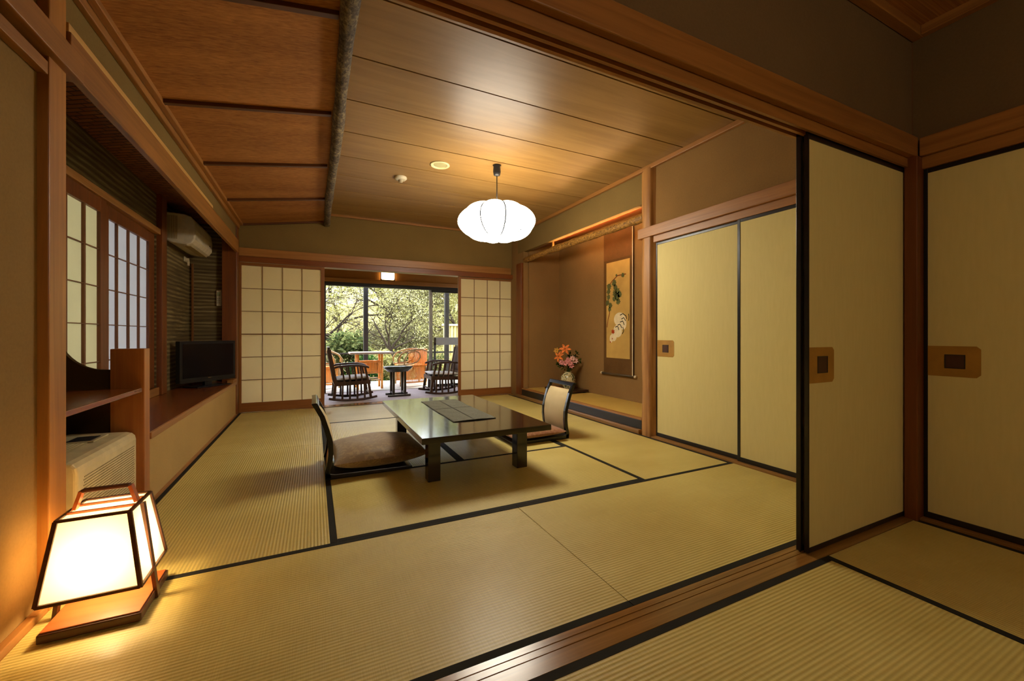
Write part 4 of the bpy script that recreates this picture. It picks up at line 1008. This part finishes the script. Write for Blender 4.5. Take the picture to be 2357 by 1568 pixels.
shrub('garden_shrub', 'broad fresh green shrub at the foot of the hillside', (7.0, 22, 1.0), (2.4, 1.3, 1.4), 6000, .16, lfY, 29, 'rounded shrubs in the middle distance')

def branch(m, tips, p, d, L, r, depth, q, sag=0):
    pts = [p]; rad = [r]; n = 5; cur = Vector(p); dd = Vector(d).normalized()
    for i in range(n):
        dd = (dd+Vector((q.gauss(0, .16), q.gauss(0, .16), q.gauss(0, .14)+sag))).normalized(); cur = cur+dd*L/n; pts.append(cur.copy()); rad.append(r*(1-.55*(i+1)/n))
        if depth > 0 and i >= 1 and q.random() < .75:
            ax = Vector((q.gauss(0, 1), q.gauss(0, 1), q.gauss(0, 1))).normalized(); nd = (dd+ax*.9).normalized()
            branch(m, tips, cur.copy(), nd, L*.62, rad[-1]*.62, depth-1, q, sag)
    m.tube(pts, rad, 5 if depth > 1 else 4, False)
    if depth <= 1: tips.append(cur.copy()); tips.append(pts[3])
    if depth > 0:
        for k in range(2):
            ax = Vector((q.gauss(0, 1), q.gauss(0, 1), q.gauss(0, 1))).normalized(); branch(m, tips, cur.copy(), (dd+ax*.6).normalized(), L*.68, rad[-1]*.8, depth-1, q, sag)
def tree(label, base, dirs, L, r, depth, seed, mat_, nleaf, lsize, spread, sag=0, trunk=1.0, group='garden trees'):
    q = random.Random(seed); t = thing('garden_tree', label, 'tree', tuple(base), group); m = MB(); tips = []
    b0 = Vector(base); topp = b0+Vector((0, 0, trunk)); m.tube([b0-Vector((0, 0, .2)), b0+Vector((.03, 0, trunk*.5)), topp], [r*1.3, r*1.1, r], 8)
    for d in dirs: branch(m, tips, topp.copy(), d, L, r*.8, depth, q, sag)
    m.build('branches', barkD, t)
    if nleaf:
        lm = MB()
        for p in tips: leaves(lm, p, (spread, spread, spread*.8), nleaf, lsize, q, .0)
        lm.build('foliage', mat_, t)
tree('bare dark-branched tree at the left of the garden view', (-.9, 11.6, -.6), [(1, -.1, .45), (1, .3, .15), (.7, 0, 1), (1, -.2, -.05)], 1.25, .12, 4, 31, lfP, 0, .05, .12, .02, 1.3)
tree('bare tree with fine twigs just right of the black post', (2.3, 14.0, -.5), [(.3, 0, 1), (-.6, .1, .8), (.9, .2, .6), (-.2, 0, 1)], 1.2, .05, 4, 32, lfP, 1, .05, .18, .0, .9)
tree('light green tree filling the upper centre of the view', (3.6, 19, -.3), [(.1, 0, 1), (-.8, 0, .7), (.8, .2, .7), (-.3, .3, 1)], 2.0, .11, 4, 33, lfY, 4, .10, .46, 0, 1.6)
tree('yellow-green tree rising behind the bare twigs', (1.0, 20, -.3), [(.1, 0, 1), (-.7, 0, .8), (.8, .2, .7)], 1.9, .10, 4, 34, lfY, 5, .10, .46, 0, 1.8)
tree('spreading green tree on the right of the central view', (7.6, 24, .2), [(.1, 0, 1), (-.9, 0, .5), (.9, .2, .5), (-.4, .3, .8)], 2.2, .12, 4, 35, lfG, 5, .12, .5, 0, 1.2)
tree('olive tree seen through the right glass door', (5.6, 17, -.4), [(.1, 0, 1), (-.7, 0, .8), (.8, .2, .7)], 1.6, .10, 4, 36, lfO, 5, .10, .40, 0, 1.3)
tree('pale tree far back on the slope', (10.5, 33, 1.0), [(.1, 0, 1), (-.9, 0, .5), (.9, .2, .5), (-.4, .3, .8)], 3.0, .15, 4, 37, lfP, 4, .18, .8, 0, 1.5)
tree('dark trunked tree at the far right behind the bamboo fence', (4.9, 13, -.5), [(.05, 0, 1), (-.4, 0, 1), (.5, .2, .9)], 1.5, .10, 3, 38, lfG, 20, .08, .40, 0, 1.6)

# ------------------------------------------------------------------ lights
def light(name, typ, loc, energy, color, size=.05, rot=(0,0,0)):
    l = bpy.data.lights.new(name, typ); l.energy = energy; l.color = color
    if typ == 'POINT': l.shadow_soft_size = size
    o = bpy.data.objects.new(name, l); COL.objects.link(o); o.location = loc; o.rotation_euler = rot; return o
light('lantern_bulb_light', 'POINT', (LX, LY, .20), 2.6, (1.0, .70, .36), .03)
l = light('sun', 'SUN', (0, 0, 30), 4.6, (1.0, .93, .80)); l.data.angle = radians(1.5)
l.rotation_euler = Vector((-.62, -.40, -.68)).to_track_quat('-Z', 'Y').to_euler()


w = bpy.data.worlds.new('world'); SC.world = w; w.use_nodes = True; nt = w.node_tree
bg = nt.nodes['Background']; bg.inputs['Color'].default_value = (.80, .88, 1.0, 1); bg.inputs['Strength'].default_value = 3.3

# ------------------------------------------------------------------ camera
cd = bpy.data.cameras.new('camera'); cam = bpy.data.objects.new('camera', cd); COL.objects.link(cam)
F = 939.94; cd.sensor_width = 36; cd.sensor_fit = 'HORIZONTAL'; cd.lens = F/2357*36
cd.shift_y = -(784-770.6)/2357
cam.location = (0, 0, .94); cam.rotation_euler = (radians(90), 0, -.45070)
cd.clip_start = .02; cd.clip_end = 400
SC.camera = cam
SC.view_settings.view_transform = 'Standard'; SC.view_settings.look = 'None'; SC.view_settings.gamma = 1; SC.view_settings.exposure = 1.3
SC.view_settings.use_curve_mapping = False
SC.cycles.use_denoising = True
SC.cycles.use_adaptive_sampling = True; SC.cycles.adaptive_threshold = .09; SC.cycles.adaptive_min_samples = 16
SC.cycles.max_bounces = 7; SC.cycles.diffuse_bounces = 4; SC.cycles.transmission_bounces = 6; SC.cycles.transparent_max_bounces = 8; SC.cycles.sample_clamp_indirect = 8
